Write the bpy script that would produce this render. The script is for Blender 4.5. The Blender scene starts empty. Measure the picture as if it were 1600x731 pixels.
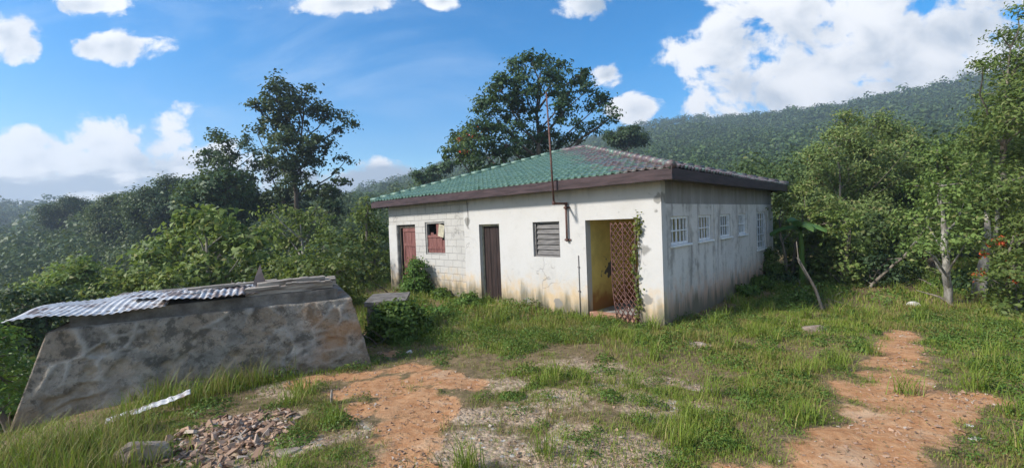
import bpy, bmesh, math, random
import numpy as np
from mathutils import Matrix, Vector, Euler

SC = bpy.context.scene
COL = SC.collection
R = np.random.default_rng(7)
random.seed(7)

# ------------------------------------------------------------------ camera facts (modelling aid: pixel -> ray)
F, PITCH, ROLL, EYE = 680.6, -0.028, 0.039, 2.102
_c, _s = math.cos(PITCH), math.sin(PITCH)


def ray(px, py):
    du, dw = px - 800.0, py - 365.5
    u = du * math.cos(ROLL) - dw * math.sin(ROLL)
    w = du * math.sin(ROLL) + dw * math.cos(ROLL)
    return np.array([u / F, _c + _s * w / F, _s - _c * w / F])


def at(px, py, y):
    """World point a photo pixel shows when the thing stands at depth y."""
    d = ray(px, py)
    return np.array([0, 0, EYE]) + d * (y / d[1])


# ------------------------------------------------------------------ noise + terrain
_T = np.random.default_rng(3).random((256, 256))


def vnoise(x, y):
    x = np.asarray(x, float); y = np.asarray(y, float)
    xi = np.floor(x).astype(int); yi = np.floor(y).astype(int)
    fx = x - xi; fy = y - yi
    fx = fx * fx * (3 - 2 * fx); fy = fy * fy * (3 - 2 * fy)
    g = lambda i, j: _T[i & 255, j & 255]
    return (g(xi, yi) * (1 - fx) + g(xi + 1, yi) * fx) * (1 - fy) + (g(xi, yi + 1) * (1 - fx) + g(xi + 1, yi + 1) * fx) * fy


def fbm(x, y, o=4):
    v = 0; a = .5; t = 0
    for k in range(o):
        v = v + a * vnoise(x + 17.3 * k, y - 9.1 * k); t += a
        x = x * 2.03; y = y * 2.03; a *= .5
    return v / t


_TH = np.arctan(np.array([-4, -2, -1.17, -.9, -.73, -.5, -.38, -.23, -.15, 0, .24, .43, .62, 1.03, 1.18, 2, 4]))
_EL = np.array([.03, .05, .066, .064, .056, .050, .062, .110, .138, .160, .187, .200, .182, .186, .186, .17, .05])


def height(x, y):
    x = np.asarray(x, float); y = np.asarray(y, float)
    z = .45 - .062 * np.clip(y, -3, 8.8)
    z = z - .03 * np.clip(y - 8.8, 0, 12) * np.clip((x - 3) / 3, 0, 1)
    xe = -4.5 - .07 * np.clip(y - 9, 0, 7) + .8 * np.clip(y - 17, 0, 12)
    d = np.clip(xe - x, 0, None)
    v = .5 * d * d / (d + 1.6)
    r = np.hypot(x, y)
    q = np.clip((r - 32) / 70., 0, 1)
    z = z - 10 * (1 - np.exp(-v / 10)) * (1 - .95 * q * q * (3 - 2 * q) * np.clip((np.arctan2(x, y) + .86) / .22, 0, 1)); th = np.arctan2(x, y)
    e = np.interp(th, _TH, _EL)
    RR = 430.
    s = np.clip((r - 60) / (RR - 60), 0, 1.0)
    hill = e * RR * s ** 1.3 - np.clip(r - RR, 0, None) * .12
    ridge = 16 * (fbm(x / 70., y / 70., 3) - .5) * s
    z = z + hill + ridge
    near = np.clip(1 - r / 30, 0, 1)
    z = z + near * (.09 * (fbm(x * .9, y * .9, 3) - .5) + .03 * (fbm(x * 4, y * 4, 2) - .5))
    return z


def gz(x, y):
    return float(height(x, y))


def on_ground(px, py):
    """Where the ray of a photo pixel meets the terrain."""
    d = ray(px, py); t = 1.0
    for _ in range(4000):
        p = np.array([0, 0, EYE]) + d * t
        if p[2] <= gz(p[0], p[1]):
            break
        t += .01
    return p


# ------------------------------------------------------------------ object helpers
def link(o, parent=None):
    COL.objects.link(o)
    if parent is not None:
        o.parent = parent
    return o


def tag(o, label=None, cat=None, group=None, kind=None):
    if label: o['label'] = label
    if cat: o['category'] = cat
    if group: o['group'] = group
    if kind: o['kind'] = kind
    return o


def thing(name, label, cat, loc=(0, 0, 0), rz=0, group=None):
    o = bpy.data.objects.new(name, None)
    o.empty_display_size = .2
    o.location = loc; o.rotation_euler = (0, 0, rz)
    link(o)
    return tag(o, label, cat, group)


def raw_mesh(name, V, Fc, mat=None, smooth=False):
    """V (n,3); Fc (m,k) indices, all faces with k corners."""
    me = bpy.data.meshes.new(name)
    V = np.asarray(V, np.float32); Fc = np.asarray(Fc, np.int32)
    m, k = Fc.shape
    me.vertices.add(len(V)); me.vertices.foreach_set('co', V.ravel())
    me.loops.add(m * k); me.loops.foreach_set('vertex_index', Fc.ravel())
    me.polygons.add(m)
    me.polygons.foreach_set('loop_start', np.arange(0, m * k, k, dtype=np.int32))
    if smooth:
        me.polygons.foreach_set('use_smooth', np.ones(m, bool))
    me.update(calc_edges=True)
    if mat: me.materials.append(mat)
    return me


def raw_obj(name, V, Fc, mat=None, parent=None, smooth=False):
    return link(bpy.data.objects.new(name, raw_mesh(name, V, Fc, mat, smooth)), parent)


class MB:
    def __init__(s):
        s.v = []; s.f = []; s.sm = []

    def add(s, V, Fs, smooth=False):
        b = len(s.v)
        s.v += [tuple(map(float, p)) for p in V]
        for f in Fs:
            s.f.append([i + b for i in f]); s.sm.append(smooth)

    def quad(s, a, b, c, d):
        s.add([a, b, c, d], [(0, 1, 2, 3)])

    def box(s, x0, x1, y0, y1, z0, z1, M=None, jit=0):
        V = [(x, y, z) for z in (z0, z1) for y in (y0, y1) for x in (x0, x1)]
        if jit: V = [tuple(q + random.uniform(-jit, jit) for q in p) for p in V]
        if M is not None: V = [tuple(M @ Vector(p)) for p in V]
        s.add(V, [(0, 2, 3, 1), (4, 5, 7, 6), (0, 1, 5, 4), (2, 6, 7, 3), (0, 4, 6, 2), (1, 3, 7, 5)])

    def tube(s, P, rad, n=8, caps=True):
        P = [Vector(p) for p in P]
        if not hasattr(rad, '__len__'): rad = [rad] * len(P)
        rings = []
        ref = None
        for i, p in enumerate(P):
            t = (P[min(i + 1, len(P) - 1)] - P[max(i - 1, 0)])
            if t.length < 1e-9: t = Vector((0, 0, 1))
            t.normalize()
            if ref is None:
                ref = Vector((1, 0, 0)) if abs(t.x) < .8 else Vector((0, 1, 0))
            a = (ref - t * ref.dot(t))
            if a.length < 1e-5: a = t.orthogonal()
            a.normalize(); ref = a
            b = t.cross(a)
            rings.append([p + (a * math.cos(2 * math.pi * k / n) + b * math.sin(2 * math.pi * k / n)) * rad[i] for k in range(n)])
        V = [q for r in rings for q in r]
        Fs = [(i * n + k, i * n + (k + 1) % n, (i + 1) * n + (k + 1) % n, (i + 1) * n + k) for i in range(len(P) - 1) for k in range(n)]
        if caps:
            Fs += [tuple(range(n))[::-1], tuple((len(P) - 1) * n + k for k in range(n))]
        s.add(V, Fs, True)

    def mesh(s, name, mat, bevel=0):
        me = bpy.data.meshes.new(name)
        me.from_pydata(s.v, [], s.f)
        if bevel:
            bm = bmesh.new(); bm.from_mesh(me)
            bmesh.ops.remove_doubles(bm, verts=bm.verts, dist=1e-5)
            bmesh.ops.bevel(bm, geom=[e for e in bm.edges if e.calc_face_angle(0) > .5], offset=bevel, segments=1, affect='EDGES', clamp_overlap=True)
            bm.to_mesh(me); bm.free()
        else:
            me.polygons.foreach_set('use_smooth', s.sm)
        me.update()
        if mat: me.materials.append(mat)
        return me

    def build(s, name, mat, parent=None, bevel=0):
        return link(bpy.data.objects.new(name, s.mesh(name, mat, bevel)), parent)


# ------------------------------------------------------------------ material helpers
class NT:
    def __init__(s, tree):
        s.t = tree; s.t.nodes.clear()

    def n(s, typ, ins=None, **kw):
        nd = s.t.nodes.new(typ)
        for k, v in kw.items(): setattr(nd, k, v)
        for k, v in (ins or {}).items(): s.set(nd.inputs[k], v)
        return nd

    def set(s, sock, v):
        if isinstance(v, bpy.types.NodeSocket): s.t.links.new(v, sock)
        elif isinstance(v, bpy.types.Node): s.t.links.new(v.outputs[0], sock)
        elif hasattr(v, '__len__') and len(v) == 3 and sock.type == 'RGBA': sock.default_value = (*v, 1)
        else: sock.default_value = v

    def m(s, op, a, b=0.0, c=None, clamp=False):
        nd = s.n('ShaderNodeMath', operation=op, use_clamp=clamp)
        s.set(nd.inputs[0], a); s.set(nd.inputs[1], b)
        if c is not None: s.set(nd.inputs[2], c)
        return nd.outputs[0]

    def mix(s, f, a, b, blend='MIX'):
        nd = s.n('ShaderNodeMix', data_type='RGBA', blend_type=blend)
        s.set(nd.inputs[0], f); s.set(nd.inputs[6], a); s.set(nd.inputs[7], b)
        return nd.outputs[2]

    def step(s, v, lo, hi, a=0., b=1.):
        nd = s.n('ShaderNodeMapRange', {0: v, 1: lo, 2: hi, 3: a, 4: b}, interpolation_type='SMOOTHSTEP')
        return nd.outputs[0]

    def noise(s, co, scale, detail=4, rough=.55, dim='3D', dist=0.):
        nd = s.n('ShaderNodeTexNoise', {'Scale': scale, 'Detail': detail, 'Roughness': rough, 'Distortion': dist}, noise_dimensions=dim)
        if co is not None: s.set(nd.inputs['Vector'], co)
        return nd.outputs[0]

    def scale(s, co, v, off=(0, 0, 0)):
        nd = s.n('ShaderNodeMapping')
        s.set(nd.inputs[0], co); nd.inputs['Scale'].default_value = v; nd.inputs['Location'].default_value = off
        return nd.outputs[0]

    def xyz(s, co):
        nd = s.n('ShaderNodeSeparateXYZ', {0: co}); return nd.outputs

    def obj(s):
        return s.n('ShaderNodeTexCoord').outputs['Object']


def new_mat(name):
    m = bpy.data.materials.new(name); m.use_nodes = True
    return m, NT(m.node_tree)


def finish(m, t, col, rough=.8, bump=None, bd=.02, bs=.6, spec=.3, metal=0):
    b = t.n('ShaderNodeBsdfPrincipled', {'Base Color': col, 'Roughness': rough, 'Specular IOR Level': spec, 'Metallic': metal})
    if bump is not None:
        bn = t.n('ShaderNodeBump', {'Strength': bs, 'Distance': bd, 'Height': bump})
        t.set(b.inputs['Normal'], bn.outputs[0])
    o = t.n('ShaderNodeOutputMaterial'); t.set(o.inputs[0], b.outputs[0])
    return m


def leaf_mat(name, c1, c2, c3=None, trans=.3, rough=.55, vary=.25):
    """Leaves: colour varies leaf by leaf, patch by patch and plant by plant."""
    m, t = new_mat(name)
    isl = t.n('ShaderNodeNewGeometry').outputs['Random Per Island']
    ob = t.n('ShaderNodeObjectInfo').outputs['Random']
    pos = t.n('ShaderNodeNewGeometry').outputs['Position']
    cl = t.m('ADD', t.m('MULTIPLY', t.noise(pos, .9, 2), .6), t.m('MULTIPLY', t.noise(pos, .085, 3), .45))
    f = t.m('ADD', t.m('MULTIPLY', isl, .6), t.m('MULTIPLY', t.m('SUBTRACT', cl, .3), .9), clamp=True)
    col = t.mix(f, c1, c2)
    if c3:
        col = t.mix(t.step(isl, .88, .93), col, c3)
    hs = t.n('ShaderNodeHueSaturation', {'Hue': t.m('ADD', .5 - .012, t.m('MULTIPLY', ob, .024)), 'Value': t.m('ADD', 1 - vary * .5, t.m('MULTIPLY', ob, vary)), 'Color': col})
    p = t.n('ShaderNodeBsdfPrincipled', {'Base Color': hs.outputs[0], 'Roughness': rough, 'Specular IOR Level': .25})
    tr = t.n('ShaderNodeBsdfTranslucent', {'Color': t.mix(.5, hs.outputs[0], (.16, .2, .02))})
    mx = t.n('ShaderNodeMixShader', {0: trans, 1: p.outputs[0], 2: tr.outputs[0]})
    t.set(t.n('ShaderNodeOutputMaterial').inputs[0], mx.outputs[0])
    return m


def simple(name, c1, c2, sc=6, rough=.8, bump=.0, metal=0, stretch=(1, 1, 1), spec=.3):
    m, t = new_mat(name)
    co = t.scale(t.obj(), stretch)
    n = t.noise(co, sc, 6, .65)
    return finish(m, t, t.mix(t.step(n, .32, .68), c1, c2), rough, n if bump else None, bump, .8, spec, metal)


M = {}
# bark, wood, metal
M['bark'] = simple('bark', (.09, .075, .06), (.23, .20, .165), 7, .9, .03, stretch=(1, 1, .25))
M['pale_bark'] = simple('pale_bark', (.15, .135, .115), (.36, .34, .30), 9, .85, .02, stretch=(1, 1, .3))
M['dark_bark'] = simple('dark_bark', (.05, .04, .032), (.13, .105, .08), 7, .9, .03, stretch=(1, 1, .25))
M['old_wood'] = simple('old_wood', (.11, .085, .065), (.40, .355, .30), 9, .85, .008, stretch=(.25, 3, 3))
M['grey_board'] = simple('grey_board', (.085, .08, .078), (.20, .19, .185), 7, .8, .006, stretch=(.4, 2, 4))
M['brown_door'] = simple('brown_door', (.013, .008, .0075), (.040, .023, .020), 6, .65, .004, stretch=(3, 3, .35))
M['red_wood'] = simple('red_wood', (.13, .048, .042), (.22, .098, .085), 6, .7, .004, stretch=(3, 3, .4))
M['rust_pipe'] = simple('rust_pipe', (.07, .035, .03), (.17, .085, .065), 14, .7, .004)
M['rust_bar'] = simple('rust_bar', (.055, .024, .02), (.17, .085, .068), 16, .75, .002)
M['fascia'] = simple('fascia', (.026, .015, .017), (.066, .040, .043), 5, .6, .004, stretch=(.4, .4, 3))
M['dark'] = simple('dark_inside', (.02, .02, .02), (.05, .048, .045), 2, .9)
M['white_paint'] = simple('white_paint', (.62, .65, .68), (.82, .83, .84), 12, .5, .001)
_m, _t = new_mat('louvre_glass')
_tr = _t.n('ShaderNodeBsdfTransparent', {'Color': (.82, .85, .85)}); _gl = _t.n('ShaderNodeBsdfGlossy', {'Color': (.8, .82, .85), 'Roughness': .12})
_t.set(_t.n('ShaderNodeOutputMaterial').inputs[0], _t.n('ShaderNodeMixShader', {0: .22, 1: _tr.outputs[0], 2: _gl.outputs[0]}).outputs[0]); M['glass'] = _m
M['soffit'] = simple('soffit', (.10, .09, .09), (.2, .185, .18), 4, .9)
M['conc'] = simple('inside_concrete', (.22, .21, .2), (.36, .35, .33), 3, .9, .01)
M['earth_step'] = simple('earth_step', (.25, .12, .075), (.4, .24, .17), 8, .95, .02)


def wall_mat(name, base, dirt, blocks=False, side=False, tint=(.55, .36, .14)):
    m, t = new_mat(name)
    co = t.obj(); X, Y, Z = t.xyz(co)
    big = t.noise(co, .9, 5, .6); mid = t.noise(co, 4.5, 6, .65); fine = t.noise(co, 30, 4, .7)
    streak = t.noise(t.scale(co, (2.6, 2.6, .32)), 1.3, 6, .62, dist=.5)
    col = t.mix(t.m('MULTIPLY', t.step(big, .4, .75), .45), base, dirt)
    col = t.mix(t.m('MULTIPLY', t.step(mid, .52, .72), .30), col, (.36, .35, .33))
    if side:
        col = t.mix(t.m('MULTIPLY', t.step(t.m('ADD', streak, t.m('MULTIPLY', t.m('SUBTRACT', mid, .5), .5)), .46, .70), .7), col, (.20, .19, .178))
        col = t.mix(t.m('MULTIPLY', t.step(streak, .5, .3), .35), col, (.50, .49, .475))
    else:
        col = t.mix(t.m('MULTIPLY', t.step(streak, .62, .78), .35), col, (.33, .31, .28))
    # splash-back dirt along the foot of the wall: its own ragged outline
    foot = t.m('ADD', Z, t.m('MULTIPLY', t.m('SUBTRACT', mid, .5), 1.6))
    col = t.mix(t.m('MULTIPLY', t.step(foot, .85, .05), .65), col, tint)
    foot2 = t.m('ADD', Z, t.m('MULTIPLY', t.m('SUBTRACT', streak, .5), 1.7))
    col = t.mix(t.m('MULTIPLY', t.step(foot2, .50, -.02), .85), col, (.10, .105, .075))
    # darker streaky band below the roof line
    topm = t.m('ADD', Z, t.m('MULTIPLY', t.m('SUBTRACT', streak, .5), .9))
    col = t.mix(t.m('MULTIPLY', t.step(topm, 2.55, 2.95), .4), col, (.17, .16, .155))
    # specks and blown-off paint
    sp = t.m('MULTIPLY', t.step(t.noise(co, 8, 5, .7), .66, .70), .8)
    col = t.mix(sp, col, (.20, .19, .18))
    # hairline cracks
    ck = t.n('ShaderNodeTexVoronoi', {'Vector': t.n('ShaderNodeVectorMath', {0: co, 1: t.n('ShaderNodeTexNoise', {'Vector': co, 'Scale': 2.5, 'Detail': 5.}).outputs[1]}, operation='ADD').outputs[0], 'Scale': .75}, feature='DISTANCE_TO_EDGE')
    crack = t.m('MULTIPLY', t.step(ck.outputs['Distance'], .011, .003), t.step(big, .52, .62))
    col = t.mix(t.m('MULTIPLY', crack, .3), col, (.13, .125, .115))
    # places where the paint has come away
    wv = t.n('ShaderNodeVectorMath', {0: co, 1: t.n('ShaderNodeVectorMath', {0: t.n('ShaderNodeTexNoise', {'Vector': co, 'Scale': 7., 'Detail': 4.}).outputs[1], 1: (.22, .22, .22)}, operation='MULTIPLY').outputs[0]}, operation='ADD').outputs[0]
    for (xx, zz, r) in ((-.36, 1.43, .12), (-.33, .42, .13), (-.06, 2.45, .12), (-.10, 2.2, .06), (-2.6, .12, .15), (-3.6, .08, .13), (-5.75, 2.15, .15)) if not side else ():
        dd = t.n('ShaderNodeVectorMath', {0: t.scale(wv, (1, 0, 1)), 1: (xx + .11, 0, zz + .11)}, operation='DISTANCE').outputs['Value']
        col = t.mix(t.m('MULTIPLY', t.step(dd, r, r - .05), .85), col, (.21, .205, .19))
    h = t.m('SUBTRACT', t.m('ADD', t.m('MULTIPLY', mid, .5), t.m('MULTIPLY', fine, .3)), crack)
    if blocks:
        cv = t.n('ShaderNodeCombineXYZ', {0: X, 1: Z, 2: 0.})
        br = t.n('ShaderNodeTexBrick', {'Vector': cv.outputs[0], 'Color1': (1, 1, 1), 'Color2': (.86, .86, .86), 'Mortar': (.0, .0, .0), 'Scale': 1., 'Mortar Size': .011, 'Mortar Smooth': .4, 'Brick Width': .42, 'Row Height': .205})
        g = br.outputs[0]
        mort = t.m('MULTIPLY', br.outputs['Fac'], t.step(big, .38, .5, 1., .35))
        col = t.mix(t.m('MULTIPLY', mort, .5), t.mix(.25, col, g, 'MULTIPLY'), (.20, .20, .195))
        h = t.m('SUBTRACT', h, t.m('MULTIPLY', mort, 1.4))
    return finish(m, t, col, .85, h, .012, .7, .2)


M['front'] = wall_mat('whitewashed_plaster', (.51, .50, .485), (.42, .40, .365))
M['block'] = wall_mat('painted_blockwork', (.47, .455, .43), (.36, .345, .32), blocks=True)
M['side'] = wall_mat('weathered_render', (.60, .585, .565), (.45, .435, .42), side=True, tint=(.42, .2, .085))
M['beam'] = wall_mat('bare_concrete', (.25, .248, .25), (.17, .17, .17), side=True)  # unpainted ring beam, its grey also darkened for the shade under the soffit
M['reveal'] = simple('reveal_plaster', (.30, .28, .22), (.5, .46, .34), 5, .9, .01)


def yellow_mat():
    m, t = new_mat('yellow_plaster')
    co = t.obj(); X, Y, Z = t.xyz(co)
    n = t.noise(co, 3, 6, .65)
    col = t.mix(t.step(n, .35, .7), (.84, .67, .20), (.70, .55, .16))
    foot = t.m('ADD', Z, t.m('MULTIPLY', t.m('SUBTRACT', n, .5), 1.2))
    col = t.mix(t.step(foot, .75, .1), col, (.34, .15, .04))
    # flaked-off patches showing the render
    w = t.n('ShaderNodeVectorMath', {0: co, 1: t.n('ShaderNodeTexNoise', {'Vector': co, 'Scale': 6., 'Detail': 5.}).outputs[1]}, operation='ADD').outputs[0]
    for (yy, zz, r) in ((1.02, 1.42, .22), (1.20, 1.32, .15), (1.35, 1.66, .09)):
        d = t.n('ShaderNodeVectorMath', {0: t.scale(w, (0, 1, 1)), 1: (0, yy + .5 - .08, zz + .5 - .58 + .03)}, operation='DISTANCE').outputs['Value']
        col = t.mix(t.step(d, r, r - .05), col, (.115, .105, .085))
    return finish(m, t, col, .85, n, .01, .5, .2)


M['yellow'] = yellow_mat()


def roof_mat():
    m, t = new_mat('faded_green_tile')
    co = t.obj(); X, Y, Z = t.xyz(co)
    st = t.noise(t.scale(co, (1.2, 3.5, 3.5)), 1.6, 4, .65)
    n = t.noise(co, 9, 5, .7)
    # paint worn off towards the right-hand hip
    w = t.m('ADD', t.m('ADD', X, Y), t.m('MULTIPLY', t.m('SUBTRACT', st, .5), 4.5))
    worn = t.step(w, -1.5, -.4)
    green = t.mix(t.step(n, .3, .7), (.058, .122, .095), (.128, .215, .172))
    purple = t.mix(t.step(n, .3, .7), (.085, .060, .066), (.165, .125, .13))
    col = t.mix(t.m('MULTIPLY', worn, t.step(st, .36, .52)), green, purple)
    col = t.mix(t.m('MULTIPLY', t.step(t.noise(co, 3.1, 6, .7), .56, .7), .5), col, (.085, .10, .09))
    return finish(m, t, col, .45, n, .004, .4, .4)


M['roof'] = roof_mat()


def tank_mat():
    m, t = new_mat('rubble_masonry')
    co = t.obj(); X, Y, Z = t.xyz(co)
    A = lambda nm: t.n('ShaderNodeAttribute', attribute_name=nm).outputs['Fac']
    n = t.noise(co, 5, 7, .7); big = t.noise(co, 1.3, 5, .6); fine = t.noise(co, 26, 5, .7)
    base = t.mix(t.step(n, .3, .7), (.17, .15, .125), (.40, .365, .315))
    base = t.mix(t.m('MULTIPLY', t.step(A('stone'), .45, .95), .6), base, (.33, .25, .175))
    base = t.mix(t.m('MULTIPLY', t.step(A('stone'), .4, .05), .5), base, (.20, .185, .165))
    col = base
    col = t.mix(t.m('MULTIPLY', t.step(t.noise(co, 3.2, 9, .76), .50, .58), .72), col, (.07, .065, .055))
    col = t.mix(t.m('MULTIPLY', t.step(t.noise(co, 13, 6, .75), .53, .60), .65), col, (.11, .10, .085))
    col = t.mix(t.m('MULTIPLY', A('hole'), .5), col, (.50, .41, .31))
    col = t.mix(t.m('MULTIPLY', A('joint'), t.step(t.noise(co, 4, 4), .34, .6, .3, .9)), col, (.44, .415, .375))
    rust = t.m('MULTIPLY', t.step(X, 2.1, 3.2), t.step(t.noise(co, 2.1, 4), .42, .62))
    col = t.mix(t.m('MULTIPLY', rust, .6), col, (.44, .25, .12))
    foot = t.m('ADD', Z, t.m('MULTIPLY', t.m('SUBTRACT', n, .5), 1.))
    col = t.mix(t.m('MULTIPLY', t.step(foot, .45, .0), .45), col, (.25, .18, .11))
    h = t.m('ADD', t.m('MULTIPLY', n, .9), t.m('MULTIPLY', fine, .45))
    return finish(m, t, col, .92, h, .06, 1., .2)


M['tank'] = tank_mat()


def cap_mat():
    m, t = new_mat('stained_shaded_concrete')
    co = t.obj()
    n = t.noise(co, 4, 7, .7); s = t.noise(t.scale(co, (4, 4, .5)), 1.5, 5)
    col = t.mix(t.step(n, .3, .7), (.095, .085, .075), (.235, .215, .19))  # base tones darkened to carry the shadow beneath the zinc sheets
    col = t.mix(t.m('MULTIPLY', t.step(s, .5, .7), .6), col, (.065, .06, .055))
    return finish(m, t, col, .92, n, .03, .9, .2)


M['cap'] = cap_mat()


def zinc_mat():
    m, t = new_mat('weathered_zinc')
    co = t.obj()
    n = t.noise(co, 3.2, 6, .7); f = t.noise(co, 20, 4)
    col = t.mix(t.step(f, .3, .7), (.40, .40, .405), (.60, .605, .61))
    col = t.mix(t.m('MULTIPLY', t.step(t.m('ADD', n, t.step(t.xyz(co)[0], .4, 1.6, 0, .09)), .52, .60), .9), col, (.17, .115, .09))
    col = t.mix(t.m('MULTIPLY', t.step(t.noise(co, 5, 5), .58, .66), .6), col, (.20, .19, .18))
    return finish(m, t, col, .6, f, .002, .4, .4, .1)


M['zinc'] = zinc_mat()
M['stone'] = simple('stone', (.17, .125, .095), (.40, .33, .27), 7, .9, .03)
M['pale_stone'] = simple('pale_stone', (.40, .37, .33), (.66, .63, .58), 9, .9, .02)


def chip_mat():
    m, t = new_mat('broken_tile')
    g = t.n('ShaderNodeNewGeometry')
    n = t.noise(t.obj(), 12, 4)
    r = g.outputs['Random Per Island']
    col = t.mix(t.step(r, 0, .55), (.22, .13, .085), (.43, .28, .19))
    col = t.mix(t.step(r, .78, .9), col, (.44, .37, .31))
    col = t.mix(t.m('MULTIPLY', n, .4), col, (.15, .12, .1))
    return finish(m, t, col, .9, n, .01, .6, .2)


M['chip'] = chip_mat()

# foliage
M['grass'] = leaf_mat('grass_blade', (.13, .195, .024), (.28, .345, .055), (.36, .30, .11), .4, .5)
M['dry'] = leaf_mat('dry_grass_blade', (.22, .20, .06), (.36, .29, .11), (.13, .19, .045), .3, .6)
M['weed'] = leaf_mat('weed_leaf', (.065, .14, .027), (.165, .265, .052), (.24, .25, .06), .33)
M['vine'] = leaf_mat('vine_leaf', (.055, .125, .024), (.15, .24, .045), None, .32)
M['gold_vine'] = leaf_mat('pale_vine_leaf', (.09, .14, .028), (.20, .22, .045), None, .35)
M['dark_leaf'] = leaf_mat('dark_leaf', (.026, .058, .026), (.072, .120, .046), None, .25)
M['mid_leaf'] = leaf_mat('mid_leaf', (.070, .130, .033), (.19, .25, .06), (.21, .23, .08), .38)
M['light_leaf'] = leaf_mat('light_leaf', (.10, .17, .04), (.24, .305, .085), (.28, .28, .11), .4)
M['olive_leaf'] = leaf_mat('olive_leaf', (.115, .175, .052), (.26, .31, .10), (.30, .27, .12), .42)
M['banana_leaf'] = leaf_mat('banana_leaf', (.06, .14, .04), (.12, .22, .06), None, .35, .35)
M['forest'] = leaf_mat('forest_leaf', (.036, .078, .026), (.105, .158, .046), (.14, .165, .058), .26)
M['hill'] = leaf_mat('hill_leaf', (.036, .074, .026), (.088, .138, .042), None, .22)
M['red_flower'] = leaf_mat('red_flower', (.55, .05, .03), (.75, .12, .06), None, .3)


M['litter'] = leaf_mat('dead_leaf', (.10, .065, .035), (.30, .22, .13), (.42, .38, .30), .1, .8)


# ------------------------------------------------------------------ leaves
def unit(v):
    return v / (np.linalg.norm(v, axis=1, keepdims=True) + 1e-9)


def leaf_quads(C, N, size, asp, rng, bend=.15):
    """Pointed leaves: rhombi at C facing N (n,3), folded a little along the midrib."""
    n = len(C)
    N = unit(N)
    T = unit(np.cross(N, unit(rng.normal(size=(n, 3)))))
    B = np.cross(N, T)
    size = np.broadcast_to(np.asarray(size, float).reshape(-1, 1) if np.ndim(size) else size, (n, 1)) * rng.uniform(.6, 1.3, (n, 1))
    V = np.empty((n, 4, 3))
    V[:, 0] = C - T * size * .5
    V[:, 1] = C + B * size * asp * .5 - T * size * .08 + N * size * bend
    V[:, 2] = C + T * size * .5 - N * size * bend
    V[:, 3] = C - B * size * asp * .5 - T * size * .08 + N * size * bend
    return V.reshape(-1, 3)


def quads_idx(nv):
    return np.arange(nv, dtype=np.int32).reshape(-1, 4)


def crown_points(lobes, dens, per, cr, rng, flat=.6):
    """lobes (cx,cy,cz,rx,ry,rz) -> cluster centres, leaf centres, leaf normals."""
    CC, LC, LN = [], [], []
    for L in lobes:
        c = np.array(L[:3]); r = np.array(L[3:6])
        k = max(3, int(dens * 2.0 * (r[0] * r[1] * r[2]) ** (2 / 3.)))
        d = unit(rng.normal(size=(k, 3)) + np.array([0, 0, .35]))
        rad = rng.uniform(.35, 1.0, (k, 1)) ** .6
        cc = c + d * rad * r
        CC.append(np.hstack([cc, np.repeat(c[None], k, 0)]))
        cs = cr * rng.uniform(.6, 1.4, (k, 1, 1))
        off = rng.normal(size=(k, per, 3)) * cs * np.array([1, 1, flat]) * .55
        LC.append((cc[:, None] + off).reshape(-1, 3))
        nn = (d * rad)[:, None] * .7 + off / cs * .5 + np.array([0, 0, .55]) + rng.normal(size=(k, per, 3)) * .5
        LN.append(nn.reshape(-1, 3))
    return np.vstack(CC), np.vstack(LC), np.vstack(LN)


def limb(mb, p, q, r0, r1, rng, wob=.12, n=6, seg=5):
    p = np.array(p, float); q = np.array(q, float)
    L = np.linalg.norm(q - p)
    P = []; RR = []
    o = rng.normal(size=3) * wob * L
    for i in range(seg + 1):
        f = i / seg
        P.append(p + (q - p) * f + o * math.sin(math.pi * f) * .6 + rng.normal(size=3) * wob * .12 * L * (0 < i < seg))
        RR.append(r0 + (r1 - r0) * f)
    mb.tube(P, RR, n, caps=False)
    return P


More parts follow.
